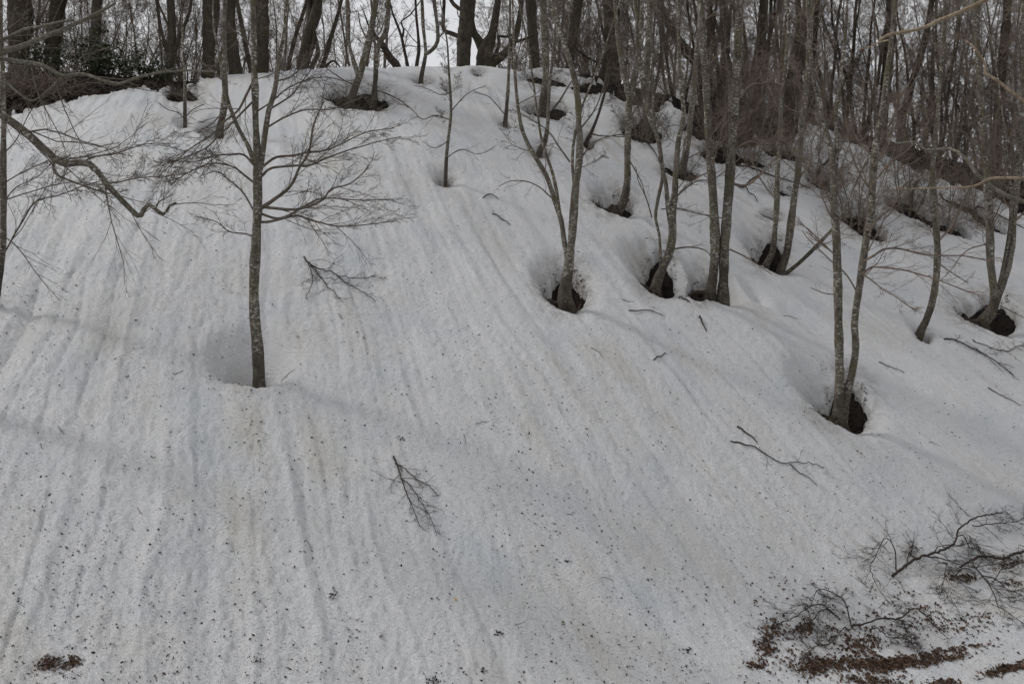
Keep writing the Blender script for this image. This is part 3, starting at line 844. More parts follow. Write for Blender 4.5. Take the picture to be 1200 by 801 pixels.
add_tree('short sapling bent at the foot out of a small hole under the straight grey beech',
    [[(632, 180, 7), (639, 165, 6), (642, 145, 5), (643, 120, 4), (645, 90, 3.5), (650, 50, 3)]], height=5, nb=8, bz=(0.3, 1), bl=(0.4, 0.9), name='sapling', sides=7)
add_tree('dark leaning sapling rooted in a narrow hole on the upper slope',
    [[(687, 168, 6), (693, 155, 4.5), (700, 138, 3.5), (706, 118, 3.2), (712, 95, 3), (716, 70, 2.6)]], height=4, nb=6, bz=(0.3, 1), bl=(0.4, 0.9), name='sapling', sides=7, tmat=M_DARK, mat=M_DARK,
    limbs=[([(694, 157), (705, 160), (720, 159), (738, 160)], 2, 1, 0.1, (5, 3))])
add_tree('slim pale stem rising from the dark gap below the leaning old trunk',
    [[(757, 160, 8), (757, 125, 7.5), (758, 90, 7.5), (760, 50, 7.5), (762, -10, 7.5)]], height=9, nb=12, bz=(0.3, 1), bl=(0.6, 1.4), tmat=M_TWIGR)

# --- old trees along the ridge, bases hidden by the crest
def ridge(label, stems, back, **k):
    px = stems[0][0][0]
    u = (px - CX) / F
    Y = np.linspace(10, 45, 3000)
    yc = Y[int(np.argmax(Y > ycrest(u * Y)))]
    return add_tree(label, stems, Y0=float(yc + back), **{**dict(mat=M_OLD, tmat=M_DARK, height=11, nb=12, bz=(0.2, 1), bl=(0.8, 2.0), dens=(7, 4, 2), sides=11, lean=0.0, down=0.6), **k})

ridge('massive old beech trunk with stump of a limb curling up on one side', [[(543, 78, 17), (544, 52, 16), (546, 35, 20), (548, 10, 19), (549, -20, 18)]], 1.0,
      limbs=[([(540, 44), (530, 40), (521, 35), (519, 22), (521, 0), (522, -25)], 7, 4, 0.2, (5, 3)), ([(541, 12), (532, 5), (524, -10)], 6, 5, 0.2, None), ([(538, 40), (545, 28), (538, 20), (535, 5)], 2.5, 1.2, -0.3, (4, 3))])
ridge('old beech spreading into a fan of thick limbs from a short trunk', [[(568, 78, 19), (569, 60, 18), (576, 42, 11), (581, 18, 8.5), (585, -15, 7)],
      [(566, 58, 12), (560, 46, 10), (554, 34, 8), (552, 10, 7), (556, -15, 6)], [(576, 78, 10), (590, 64, 9.5), (602, 48, 8), (608, 25, 6.5), (613, -15, 5.5)]], 1.2,
      limbs=[([(577, 70), (585, 52), (584, 43), (596, 43), (606, 36)], 5, 2.5, -0.2, (5, 3)), ([(600, 50), (615, 46), (625, 40)], 5, 3, 0.3, (4, 3))])
ridge('dark stout trunk behind the straight grey beech, ivy-brown foot', [[(627, 88, 15), (626, 60, 12.5), (624, 30, 12.5), (621, -15, 13)]], 1.0)
ridge('old tree with trunk bowed outwards above a litter bank', [[(667, 92, 10), (669, 62, 9), (673, 30, 11), (678, -15, 11)]], 0.8, limbs=[([(672, 55), (690, 68), (705, 75)], 4, 2, 0.2, (6, 3))])
ridge('broad mossy old trunk swelling at its foot on the litter bank', [[(712, 96, 25), (716, 70, 18), (717, 35, 17), (713, -15, 17)]], 0.8)
ridge('heavy trunk leaning steeply across the wood above the brown bank', [[(842, 130, 15), (828, 95, 14.5), (815, 71, 13.5), (800, 56, 12.5), (790, 40, 11), (779, 18, 9), (768, -15, 8)]], 1.2, tmat=M_TWIGR)
ridge('stout straight dark trunk with brushwood crowding its foot at the bank end', [[(22, 100, 26), (23, 60, 24), (24, 20, 26), (22, -15, 27)]], 1.4)
ridge('dark trunk leaning slightly among the evergreen shrubs, short-barked', [[(59, 98, 19), (61, 60, 18), (66, 20, 18), (71, -15, 18)]], 1.6)
ridge('narrow dark trunk standing in the middle of the evergreen shrubs', [[(110, 92, 14), (111, 50, 13), (112, 20, 12), (113, -15, 12)]], 1.0)
ridge('slim dark tree with rising forks beside the evergreen shrubs', [[(198, 92, 10), (201, 55, 11), (201, 25, 9), (198, -15, 8)], [(203, 62, 5), (212, 40, 4.5), (222, 15, 4), (228, -15, 4)], [(200, 70, 5), (190, 40, 4), (185, 10, 4)]], 0.8)
ridge('thick dark trunk widening upwards behind the dark-footed ridge beech', [[(244, 86, 16), (245, 50, 15), (247, 20, 18), (249, -15, 19)]], 0.9)
ridge('dark trunk right behind the thin pale stem on the ridge, rusty foot', [[(276, 84, 15), (272, 50, 12.5), (269, 20, 14), (270, -15, 14)]], 0.9)
ridge('broad dark trunk directly behind the lone beech with broad sprays', [[(304, 86, 21), (306, 50, 18), (305, 20, 20), (303, -15, 22)]], 0.9)
ridge('cluster of black stems splitting upward on the open ridge', [[(353, 84, 13), (358, 55, 12), (363, 36, 12), (370, 18, 12), (375, -15, 11)], [(364, 84, 6), (372, 64, 5.5), (371, 50, 4.5), (368, 38, 4)],
      [(376, 86, 6), (383, 62, 5.5), (390, 38, 5), (397, 15, 4), (404, -15, 4)], [(360, 42, 7), (363, 20, 6.5), (365, -15, 6)], [(358, 84, 5), (366, 55, 5), (368, 35, 4)]], 0.8,
      limbs=[([(378, 82), (390, 72), (400, 80)], 4, 2, -0.2, None)])
ridge('black dead trunk leaning over on the ridge beside the elbow-bent beech', [[(466, 80, 10), (457, 68, 8.5), (449, 54, 7), (440, 42, 4), (432, 30, 2.5)]], 0.6, height=1.6, nb=3, mat=M_DARK)
ridge('little black zigzag tree on the skyline beyond the leaning dead trunk', [[(478, 82, 4.5), (474, 60, 4), (470, 42, 3.5), (465, 28, 3), (460, 15, 2.5)], [(471, 45, 3), (473, 35, 2.5), (470, 25, 2), (480, 18, 2)]], 0.7, height=2.2, nb=4, mat=M_DARK, sides=7)
ridge('little black tree with a looped foot on the skyline, twigs lifted', [[(488, 82, 4.5), (491, 60, 4), (490, 40, 3.5), (488, 20, 3), (486, -10, 3)]], 0.8, height=3, nb=4, mat=M_DARK, sides=7)
ridge('dark trunk pair overlapping the thicket behind the paired straight trunks', [[(846, 150, 12), (848, 100, 11), (850, 50, 11), (848, -15, 11)], [(890, 150, 9), (888, 100, 9), (893, 50, 8), (897, -15, 8)]], 1.4, tmat=M_TWIGR)
ridge('thick grey trunk tilting over the litter bank behind the parallel stems', [[(922, 150, 15), (928, 95, 14), (935, 55, 13), (944, 25, 13), (950, -15, 13)]], 1.0, tmat=M_TWIGR)
ridge('dark slim trunk beside the thick tilting trunk in the thicket', [[(950, 150, 8), (951, 90, 8), (954, 40, 7), (958, -15, 7)]], 1.6, tmat=M_TWIGR)
ridge('rough brown trunk at the heart of the thicket behind the twin-stemmed beech', [[(1030, 190, 14), (1035, 130, 13), (1040, 80, 13), (1044, 30, 12), (1046, -15, 12)], [(1052, 190, 9), (1058, 140, 9), (1068, 100, 8), (1082, 55, 7), (1092, 0, 6)]], 0.8, tmat=M_TWIGR)
ridge('shaded trunk over the brown bank behind the three-stemmed beech', [[(1165, 215, 13), (1168, 160, 11), (1172, 100, 11), (1178, 40, 10), (1182, -15, 10)]], 1.4, tmat=M_TWIGR)

# --- edge trees whose trunks stand outside the view, limbs reaching in
add_tree('slender grey tree beside the thick drooping limb, wispy low branches over open snow',
    [[(-8, 372, 10), (-3, 335, 9), (3, 290, 8), (4, 240, 8), (4, 190, 7), (4, 140, 6), (3, 110, 5.5), (2, 70, 5), (0, 20, 4)]], height=7, nb=10, bz=(0.3, 1), bl=(0.5, 1.3), lean=0.0,
    limbs=[([(-1, 305), (12, 285), (40, 240), (65, 229), (100, 215), (130, 208)], 3, 1, -0.3, (13, 6, 3)), ([(3, 276), (20, 290), (45, 322), (70, 352)], 2, 0.8, -0.3, (6, 4)),
           ([(4, 238), (20, 220), (45, 205), (70, 180)], 2, 0.8, 0.2, (13, 6, 3)), ([(4, 215), (30, 200), (60, 187), (95, 185)], 2, 0.8, 0.2, (13, 6, 3)), ([(4, 180), (20, 165), (40, 130), (65, 100)], 2, 1, 0.1, (7, 4)),
           ([(4, 235), (40, 226), (80, 215), (120, 215)], 2, 0.8, -0.2, (13, 6, 3))])
add_tree('leaning beech with thick lichened limbs drooping far over the snow, trunk mostly unseen',
    [[(-120, 470, 22), (-105, 380, 18), (-85, 280, 17), (-75, 180, 16), (-80, 60, 14), (-90, -40, 12)]], height=9, nb=8, bz=(0.5, 1), bl=(1, 2), lean=-0.05, mat=M_PALE,
    limbs=[([(-78, 85), (-40, 108), (0, 132), (30, 152), (60, 183), (77, 192), (94, 190), (106, 194), (130, 220), (160, 251), (168, 247), (174, 240), (180, 242), (191, 250), (197, 241), (206, 238)], 13, 3.5, -0.9, (16, 7, 3), M_BARK),
           ([(62, 184), (63, 198), (75, 207), (103, 219), (128, 227)], 4, 2.5, -0.6, (14, 7, 3), M_BARK),
           ([(120, 215), (145, 213), (175, 208), (205, 205)], 2.5, 1, -0.6, (16, 7, 3)),
           ([(95, 190), (115, 182), (140, 178), (170, 170), (200, 168)], 2.5, 1, -0.7, (16, 7, 3)), ([(183, 243), (190, 232), (203, 228)], 2.5, 1.2, -0.9, (4, 3)),
           ([(-80, 110), (-40, 82), (0, 62), (30, 50), (70, 35), (105, 18), (135, 4)], 12, 4, -0.6, (11, 6, 2), M_PALE),
           ([(-10, 68), (20, 71), (45, 76), (75, 86), (100, 88), (125, 92), (143, 98), (165, 92), (200, 86), (252, 84)], 7, 2.5, -0.8, (11, 6, 2), M_PALE),
           ([(-80, 100), (-20, 58), (10, 43), (35, 32), (60, 28), (85, 24)], 7, 3, -0.5, (11, 6, 2), M_PALE),
           ([(-78, 130), (-30, 95), (5, 95), (20, 108), (35, 116), (60, 102), (72, 90)], 5, 2, -0.4, (10, 6, 2), M_PALE)])
add_tree('tree with tan bare limbs poking across in front of the thicket',
    [[(1330, 560, 34), (1325, 400, 28), (1310, 240, 25), (1295, 100, 23), (1290, -20, 21)]], Y0=13.0, height=9, nb=8, bz=(0.5, 1), bl=(1, 2), mat=M_BARK,
    limbs=[([(1292, -60), (1230, -35), (1150, 1), (1105, 20), (1080, 34), (1040, 47), (1030, 50)], 7, 3.5, 0.6, (3, 2), M_TAN),
           ([(1305, 205), (1240, 142), (1200, 118), (1170, 97), (1156, 84), (1155, 74), (1142, 56), (1131, 47)], 7, 2, 0.5, (3, 2), M_TAN),
           ([(1308, 225), (1250, 206), (1200, 208), (1160, 212), (1135, 218), (1090, 220), (1045, 222)], 6, 2, 0.4, (4, 2), M_TAN),
           ([(1310, 270), (1240, 245), (1190, 232), (1150, 208), (1135, 190), (1124, 178), (1110, 174), (1085, 175), (1074, 168), (1050, 168)], 7, 2.5, 0.8, (5, 3), M_PALE),
           ([(1042, 47), (1025, 52), (1005, 58)], 2.5, 1.5, 0.3, None, M_TAN)])

# --- crowded thicket behind the crest: a few kinds, copied one by one
def proto_tree(seed, nst, hgt, spread, r0, nb, dens, mat, tmat):
    global RNG
    keep = RNG; RNG = np.random.default_rng(seed)
    root = thing('thicket_tree', 'x', 'tree', (0, 0, 0))
    twigs = []; brs = []
    for s in range(nst):
        az = 2 * math.pi * (s + RNG.random() * 0.6) / nst
        d = np.array([math.cos(az) * spread, math.sin(az) * spread, 1.0])
        S0 = np.array([[math.cos(az) * 0.12, math.sin(az) * 0.12, -0.5]])
        h = hgt * RNG.uniform(0.75, 1.1); r = r0 * RNG.uniform(0.6, 1.1)
        P, R = grow(S0, d[None], np.array([h + 0.5]), np.array([r]), 26, 0.055, 0.035, 0.12)
        S = np.concatenate([P[0], R[0][:, None]], 1)
        link('trunk', tube_mesh('trunk', S, mat, 8, np.zeros(3)), root)
        k = nb
        t = 0.08 + 0.9 * (np.arange(k) + RNG.random(k)) / k
        f = t * 26; i = np.minimum(f.astype(int), 25); w = (f - i)[:, None]
        St = S[i] * (1 - w) + S[i + 1] * w; T = norm(S[i + 1, :3] - S[i, :3])
        a2 = RNG.uniform(0, 2 * math.pi, k)
        o2 = np.stack([np.cos(a2), np.sin(a2), np.zeros(k)], 1)
        a = RNG.uniform(0.4, 1.15, k)[:, None]
        L = RNG.uniform(0.9, 2.2, k) * (1.1 - 0.5 * t)
        Pb, Rb = grow(St[:, :3], np.cos(a) * T + np.sin(a) * o2, L, np.minimum(np.clip(St[:, 3] * 0.4, 0.005, 0.035), 0.0075 * L + 0.002), 8, 0.12, 0.08, 0.3)
        brs.append(tubes(Pb, Rb, 4))
        twigs += twig_sprays(Pb, Rb, L, dens, up=0.05, minr=0.0026, flat=0.4)
    V, Q = join(brs); link('branches', mesh_np('branches', V, Q, tmat), root, kind='stuff')
    V, Q = join(twigs); link('twigs', mesh_np('twigs', V, Q, tmat), root, kind='stuff')
    RNG = keep
    return root

PROT = [proto_tree(101, 4, 8.5, 0.22, 0.060, 24, (9, 6, 3), M_GREY, M_TWIGR),
        proto_tree(102, 3, 10, 0.12, 0.075, 30, (9, 6, 3), M_OLD, M_TWIG),
        proto_tree(103, 6, 6.0, 0.36, 0.036, 16, (9, 6, 3), M_GREY, M_TWIGR),
        proto_tree(104, 2, 11, 0.10, 0.12, 26, (9, 6, 3), M_OLD, M_TWIG)]
PLAB = ['bare tree of several spreading grey stems in the crowded thicket behind the brown bank',
        'tall bare tree of three straight dark stems in the crowded thicket behind the brown bank',
        'low bushy many-stemmed shrub tree among the thicket stems behind the brown bank',
        'tall bare dark tree with twin trunks in the wood behind the ridge']
used = [False] * 4
def put_proto(k, X, Y, s, label=None, group=None):
    z = float(ground_h(np.array([X]), np.array([Y]))[0])
    rz = RNG.uniform(0, 6.28)
    if not used[k]:
        used[k] = True; o = PROT[k]
        o.location = (X, Y, z); o.rotation_euler = (0, 0, rz); o.scale = (s, s, s)
    else:
        o = copy_tree(PROT[k], (X, Y, z), rz, s)
    o['label'] = label or PLAB[k]
    o['group'] = group or ('thicket ' + ['spreading trees', 'three-stem trees', 'shrub trees', 'twin trees'][k])
    return o

r2 = random.Random(5)
# photo column, metres behind the crest, kind, scale
spots = []
for px in range(700, 1330, 33):
    spots.append((px + r2.uniform(-9, 9), r2.uniform(0.3, 2.2), r2.choice([0, 0, 0, 1, 2]), r2.uniform(0.75, 1.05)))
for px in range(790, 1330, 46):
    spots.append((px + r2.uniform(-12, 12), r2.uniform(2.8, 6.5), r2.choice([0, 0, 1, 2]), r2.uniform(0.85, 1.2)))
for px in range(820, 1340, 64):
    spots.append((px + r2.uniform(-14, 14), r2.uniform(7, 13), r2.choice([0, 1, 3]), r2.uniform(0.9, 1.25)))
for px in (-120, -60, -10, 45, 90, 140, 185, 225, 275, 320, 345, 400, 425, 600, 655, 690, 740):
    spots.append((px + r2.uniform(-9, 9), r2.uniform(4, 14), r2.choice([0, 0, 2, 3]), r2.uniform(0.8, 1.1)))
for px in (-80, -20, 30, 75, 120, 165, 205, 232, 290, 325, 610, 645, 685, 705):
    spots.append((px + r2.uniform(-9, 9), r2.uniform(1.2, 3.5), 2, r2.uniform(0.55, 0.8)))
for (px, back, k, s) in spots:
    u = (px - CX) / F
    Y = np.linspace(9, 60, 3000)
    yc = Y[int(np.argmax(Y > ycrest(u * Y)))] + back
    kind = ['bare tree of several spreading grey stems', 'tall bare tree of three straight dark stems', 'low bushy many-stemmed shrub tree', 'tall bare dark tree with twin trunks'][k]
    place = ('beyond the bank of evergreen shrubs' if px < 250 else 'beyond the open snow crest' if px < 560 else 'beyond the old trees on the ridge' if px < 700
             else 'fronting the thicket on the brown bank' if back < 2.5 else 'deep in the thicket')
    put_proto(k, float(u * yc), float(yc), s, kind + ' ' + place, 'bare trees ' + place)

# bushy clumps rooted in the dark openings below the bank
for (px, py, sc, lab) in [(1003, 256, 0.62, 'fan of many thin stems bursting from a dark hole behind the twin-stemmed beech'),
                          (1062, 243, 0.55, 'low fan of twiggy stems in the bank hole by the slender curving beech'),
                          (966, 216, 0.52, 'twiggy clump in the narrow hole below the thick tilting trunk'),
                          (880, 190, 0.50, 'twiggy clump on the long dark strip behind the paired straight trunks'),
                          (1108, 266, 0.5, 'sprawling twig clump beside the slender curving beech on the upper snow'),
                          (752, 158, 0.45, 'fine twig clump in the brown opening by the slim pale stem'),
                          (918, 182, 0.55, 'twig clump at the bank foot between the parallel stems'),
                          (1150, 262, 0.5, 'twig clump behind the three-stemmed beech along the snow edge'),
                          (845, 180, 0.5, 'twig clump directly behind the paired straight trunks')]:
    g = hit(px, py)[0]
    put_proto(2, float(g[0]), float(g[1]), sc, lab, 'twig clumps rooted in the melt openings')

# ------------------------------------------------------------------ evergreen shrubs on the left bank
def leaf_cards(C, D, U, L, W, fold=0.25):
    """folded four-point leaves: centre, long direction, normal, length, width -> verts, quads"""
    N = len(C)
    side = norm(np.cross(D, U)); U = np.cross(side, D)
    L = L[:, None]; W = W[:, None]
    a = C - D * L * 0.5; b = C + D * L * 0.5 - U * L * 0.12
    m = C + 0 * D
    l = m + side * W * 0.5 + U * W * fold; r = m - side * W * 0.5 + U * W * fold
    V = np.stack([a, l, b, r, m], 1).reshape(-1, 3)
    o = (np.arange(N) * 5)[:, None]
    Q = np.concatenate([o + np.array([[0, 4, 1]]), o + np.array([[1, 4, 2]]), o + np.array([[2, 4, 3]]), o + np.array([[3, 4, 0]])])
    return V, Q

def shrub(label, px, back, w, h, n):
    u = (px - CX) / F
    Y = np.linspace(9, 60, 3000)
    yc = Y[int(np.argmax(Y > ycrest(u * Y)))] + back
    org = np.array([u * yc, yc, float(ground_h(np.array([u * yc]), np.array([yc]))[0])])
    root = thing('evergreen_shrub', label, 'shrub', org, 'evergreen shrubs on the ridge bank')
    k = 9
    az = RNG.uniform(0, 6.28, k)
    D = np.stack([np.cos(az) * 0.7, np.sin(az) * 0.5, np.full(k, 1.0)], 1)
    P, R = grow(np.zeros((k, 3)) - [0, 0, 0.2], D, RNG.uniform(0.7, 1.1, k) * h, np.full(k, 0.014), 8, 0.16, 0.02, 0.3)
    P[:, :, 0] *= w / h * 1.2
    tb = [tubes(P, R, 5)]
    S, Dd, Lc, Rc = spawn(P, R, np.full(k, h), 9, 0.2, 1, 0.5, 1.1, 0.4, 0.6, 0.6, 0.003)
    P2, R2 = grow(S, Dd, Lc, Rc, 5, 0.18, 0.0, 0.4)
    tb.append(tubes(P2, R2, 3))
    V, Q = join(tb)
    link('stems', mesh_np('stems', V, Q, M_DARK), root, kind='stuff')
    i = RNG.integers(0, len(P2), n); j = RNG.integers(2, 6, n)
    C = P2[i, j] + RNG.normal(0, 0.05, (n, 3))
    Dl = norm(norm(P2[i, j] - P2[i, j - 1]) + RNG.normal(0, 0.8, (n, 3)) + [0, 0, -0.25])
    V, T = leaf_cards(C, Dl, RNG.normal(0, 0.5, (n, 3)) + [0, 0, 1], RNG.uniform(0.09, 0.16, n), RNG.uniform(0.03, 0.055, n))
    link('leaves', mesh_np('leaves', V, T, M_EVER, False), root, kind='stuff')
shrub('dark evergreen shrub round the narrow dark trunk, drooping leaves', 100, 0.1, 0.9, 1.25, 700)
shrub('loose evergreen shrub with pale gaps between narrow dark and forked ridge trees', 140, 0.1, 0.8, 0.95, 520)
shrub('low evergreen shrub at the foot of the slim forked tree', 178, 0.1, 0.6, 0.7, 360)
shrub('evergreen shrub packed between two stout dark trunks', 52, 0.3, 0.7, 0.9, 420)
shrub('small-leaved evergreen scrub under the paired straight trunks bank', 882, 0.5, 0.8, 0.9, 420)

# ------------------------------------------------------------------ fallen wood on the snow
def lay(P, lift):
    """drop points onto the snow, keeping a small height"""
    sh = P.shape
    q = P.reshape(-1, P.shape[-1]).copy()
    q[:, 2] = snow_h(q[:, 0], q[:, 1]) + lift.reshape(-1)
    return q.reshape(sh)

def fallen(label, traces, name='fallen_branch', cat='branch', mat=None, group=None, dens=(8, 4), arch=0.05, tw=True, lr=(0.36, 0.5), seed=None):
    mat = mat or M_DARK
    org = None; main = []; tws = []
    root = None
    for ti, (pts, w0, w1) in enumerate(traces):
        g = hit([p[0] for p in pts], [p[1] for p in pts])
        w = np.linspace(w0, w1, len(g)) * 0.36 / F * g[:, 1]
        S = smooth_path(np.concatenate([g, w[:, None]], 1), 0.04)
        n = len(S)
        lift = arch * np.sin(np.linspace(0.15, 2.9, n)) * (1 + 0.4 * np.sin(np.linspace(0, 9, n))) + S[:, 3] * 0.7
        S[:, :3] = lay(S[:, :3], lift)
        if org is None:
            org = S[0, :3].copy()
            root = thing(name, label, cat, org, group)
        V, Q = tubes(S[None, :, :3] - org, S[None, :, 3], 6)
        link('stem' if name == 'fallen_branch' else 'stick', mesh_np('stem', V, Q, mat), root)
        if tw:
            Sr, Ls = resample(S, 14)
            P = Sr[None, :, :3]; R = Sr[None, :, 3]; L = np.array([Ls]); hgt = np.array([0.02])
            for gi, m in enumerate(dens):
                S1, D1, L1, R1 = spawn(P, R, L, m, 0.1, 1.0, 0.35, 1.0, lr[min(gi, 1)], 0.6, 1.2, 0.0022)
                P, R = grow(S1, D1, np.maximum(L1, 0.05), R1, (6, 4, 2)[gi], 0.22, 0.0, 0.4)
                fl = (P[:, :, 2] - snow_h(P[:, :, 0].ravel(), P[:, :, 1].ravel()).reshape(P.shape[:2]))
                P = lay(P, np.clip(fl, 0.006, 0.16))
                L = L1
                tws.append(tubes(P, R, 3))
    if tws:
        V, Q = join(tws)
        link('twigs', mesh_np('twigs', V - org, Q, mat), root, kind='stuff')
    return root

fallen('big dark fallen branch with drooping twigs, thick broken end pointing over open snow',
       [([(1046, 677), (1060, 670), (1080, 664), (1098, 658), (1110, 650), (1120, 640), (1123, 630), (1135, 622), (1150, 614), (1175, 604)], 5, 2),
        ([(1050, 670), (1049, 655), (1043, 645), (1036, 643), (1028, 655), (1020, 672), (1022, 685), (1030, 700), (1045, 712)], 2.2, 0.9),
        ([(1062, 668), (1068, 655), (1069, 644)], 2, 1), ([(1123, 631), (1140, 650), (1155, 655)], 2, 1), ([(1140, 618), (1165, 622), (1200, 616), (1225, 610)], 2, 1),
        ([(1100, 660), (1110, 664), (1108, 680), (1104, 700), (1115, 712), (1125, 722)], 1.8, 0.8)], dens=(14, 6, 3), arch=0.14)
fallen('dark fallen branch lying across the slope foot with a fan of long thin twigs',
       [([(1232, 640), (1200, 653), (1175, 658), (1152, 658), (1138, 662), (1125, 667)], 4.5, 3),
        ([(1140, 662), (1150, 680), (1165, 700), (1170, 718), (1185, 728), (1205, 738)], 2.4, 0.9), ([(1138, 668), (1120, 680), (1130, 695), (1142, 703)], 1.8, 0.8),
        ([(1150, 675), (1170, 688), (1190, 700), (1205, 712)], 2, 0.8), ([(1165, 680), (1185, 668), (1205, 662)], 1.8, 0.8)], dens=(14, 6, 3), arch=0.10)
fallen('tangled fallen branch with arching twigs half buried in brown leaf litter',
       [([(997, 735), (1010, 736), (1040, 734), (1055, 729), (1070, 722), (1080, 727), (1095, 738), (1108, 746)], 3.6, 1.2),
        ([(998, 736), (992, 720), (985, 705), (970, 699), (958, 702), (950, 712)], 2.6, 1), ([(985, 727), (975, 722), (960, 728), (948, 738), (930, 752)], 2.6, 1),
        ([(980, 722), (966, 715), (950, 722), (930, 730), (912, 742), (900, 752)], 2.4, 0.9), ([(1057, 730), (1062, 745), (1070, 760)], 2, 0.9), ([(1020, 737), (1035, 750), (1060, 757), (1075, 764)], 2, 0.9),
        ([(997, 738), (985, 752), (960, 765), (945, 772)], 2, 0.9)], dens=(14, 6, 3), arch=0.12)
fallen('broom-like bunch of fallen twigs on bare snow below the lone beech sprays', [([(461, 538), (467, 552), (472, 568), (478, 585), (484, 600), (492, 618)], 3, 1), ([(463, 545), (478, 556), (495, 566), (513, 578)], 1.8, 0.8), ([(470, 560), (485, 578), (500, 600), (512, 628)], 1.8, 0.8)], dens=(11, 4), arch=0.03)
fallen('fallen spray of twigs spread like a hand just beside the lone beech trunk', [([(356, 302), (362, 312), (375, 318), (392, 322), (405, 334), (420, 342), (440, 352)], 2.6, 0.9), ([(357, 304), (365, 322), (366, 335), (358, 352)], 2, 0.8), ([(364, 312), (378, 330), (390, 345), (402, 356)], 2, 0.8), ([(395, 324), (420, 328), (436, 325), (450, 328)], 1.6, 0.8)], dens=(10, 5), arch=0.04)
fallen('thin forked fallen branch stretched across open snow near the twin-stemmed beech', [([(856, 515), (870, 520), (885, 525), (900, 534), (915, 543), (930, 543), (950, 544), (965, 550)], 2.4, 0.9), ([(864, 500), (872, 506), (880, 511), (887, 518)], 3, 1.6), ([(925, 544), (935, 553), (948, 561), (958, 570)], 1.6, 0.8)], dens=(3, 2), arch=0.02)
fallen('fallen twiggy branch below the three-stemmed beech hollow', [([(1106, 398), (1120, 402), (1138, 410), (1155, 418), (1170, 428), (1188, 440)], 2.5, 1.2), ([(1140, 398), (1160, 408), (1180, 412), (1200, 405)], 1.8, 0.8)], dens=(10, 6, 2), arch=0.04)
fallen('small dark twig curled on the snow beneath the lone sapling', [([(566, 232), (575, 228), (584, 233)], 2, 1), ([(577, 250), (587, 255), (598, 262)], 2, 1)], dens=(4, 2), arch=0.03)
fallen('thick short dark stick pointing downhill from the paired straight trunks', [([(820, 370), (823, 378), (828, 388)], 3.2, 1.6)], dens=(3,), arch=0.02)
fallen('thin stick lying crosswise between the round black hole and paired trunks', [([(737, 363), (752, 364), (766, 366), (777, 370)], 2, 1)], dens=(3,), arch=0.02)
fallen('short forked dark stick on smooth snow far below the round black hole', [([(766, 422), (774, 417), (780, 412)], 2.2, 1.4)], dens=(2,), arch=0.01)
fallen('crooked stick standing half out of the melt hole beside the paired trunks', [([(795, 342), (801, 348), (808, 354)], 3, 2)], dens=(2,), arch=0.03)
fallen('low bare twigs scattered under the flat leaning thin stem', [([(1030, 425), (1045, 430), (1060, 436)], 1.6, 0.8)], dens=(3,), arch=0.02)
fallen('long fallen twig on snow below the three-stemmed beech', [([(1158, 455), (1172, 464), (1196, 476)], 1.8, 0.9)], dens=(3,), arch=0.02)
fallen('bent dead sapling pressed down by snow with its tip rising', [([(863, 218), (872, 222), (885, 212), (898, 202), (906, 192)], 4, 1.6), ([(870, 222), (880, 232), (888, 238)], 2, 1)], dens=(6, 3), arch=0.12)
fallen('dark bent log jutting from the snow beneath the thicket', [([(946, 206), (958, 204), (970, 194), (980, 188)], 6, 4)], dens=(4, 2), arch=0.14)
fallen('curved dark root limb hooking out of the bank hole', [([(1046, 240), (1058, 240), (1070, 230), (1076, 215)], 6, 4)], dens=(4, 2), arch=0.16)
fallen('diagonal fallen pole on the shaded upper slope', [([(862, 194), (890, 202), (920, 212), (950, 222)], 3, 1.6)], dens=(6, 3), arch=0.04)
fallen('diagonal fallen pole lying along the snow edge under the brown bank', [([(1100, 225), (1135, 238), (1170, 254), (1200, 268)], 2.6, 1.4)], dens=(6, 3), arch=0.04)
fallen('half-buried arched twig close below the slim pale stem', [([(741, 163), (756, 168), (766, 178), (773, 190)], 3, 1.4)], dens=(5, 3), arch=0.06)

# small sticks strewn over the snow
r3 = random.Random(9)
for k in range(20):
    px, py = r3.uniform(20, 1180), r3.uniform(330, 780)
    a = r3.uniform(-0.5, 1.4); l = r3.uniform(7, 18)
    fallen('short thin dark stick lying on the melting snow', [([(px, py), (px + l * 0.5 * math.cos(a), py + l * 0.5 * math.sin(a) + r3.uniform(-2, 2)), (px + l * math.cos(a), py + l * math.sin(a))], 0.9, 0.5)],
           name='small_stick', cat='stick', group='small sticks strewn on the snow', dens=(2,), arch=0.008, tw=(k % 3 == 0))

# ------------------------------------------------------------------ litter
def litter(name, label, cat, px, py, L, W, mat, lift=0.004, fold=0.2, tilt=0.35):
    g = hit(px, py, base, YC if len(px) > 500 else YS)
    n = len(g)
    z = snow_h(g[:, 0], g[:, 1]) + lift
    C = np.stack([g[:, 0], g[:, 1], z], 1)
    e = 0.03
    nx = -(snow_smooth(g[:, 0] + e, g[:, 1]) - snow_smooth(g[:, 0] - e, g[:, 1])) / (2 * e)
    ny = -(snow_smooth(g[:, 0], g[:, 1] + e) - snow_smooth(g[:, 0], g[:, 1] - e)) / (2 * e)
    U = norm(norm(np.stack([nx, ny, np.ones(n)], 1)) + RNG.normal(0, tilt, (n, 3)))
    D = RNG.normal(0, 1, (n, 3)); D = norm(D - U * np.sum(D * U, 1, keepdims=True))
    V, T = leaf_cards(C, D, U, L, W, fold)
    o = link(name, mesh_np(name, V, T, mat, False), None, None, kind='stuff')
    o['label'] = label; o['category'] = cat
    return o

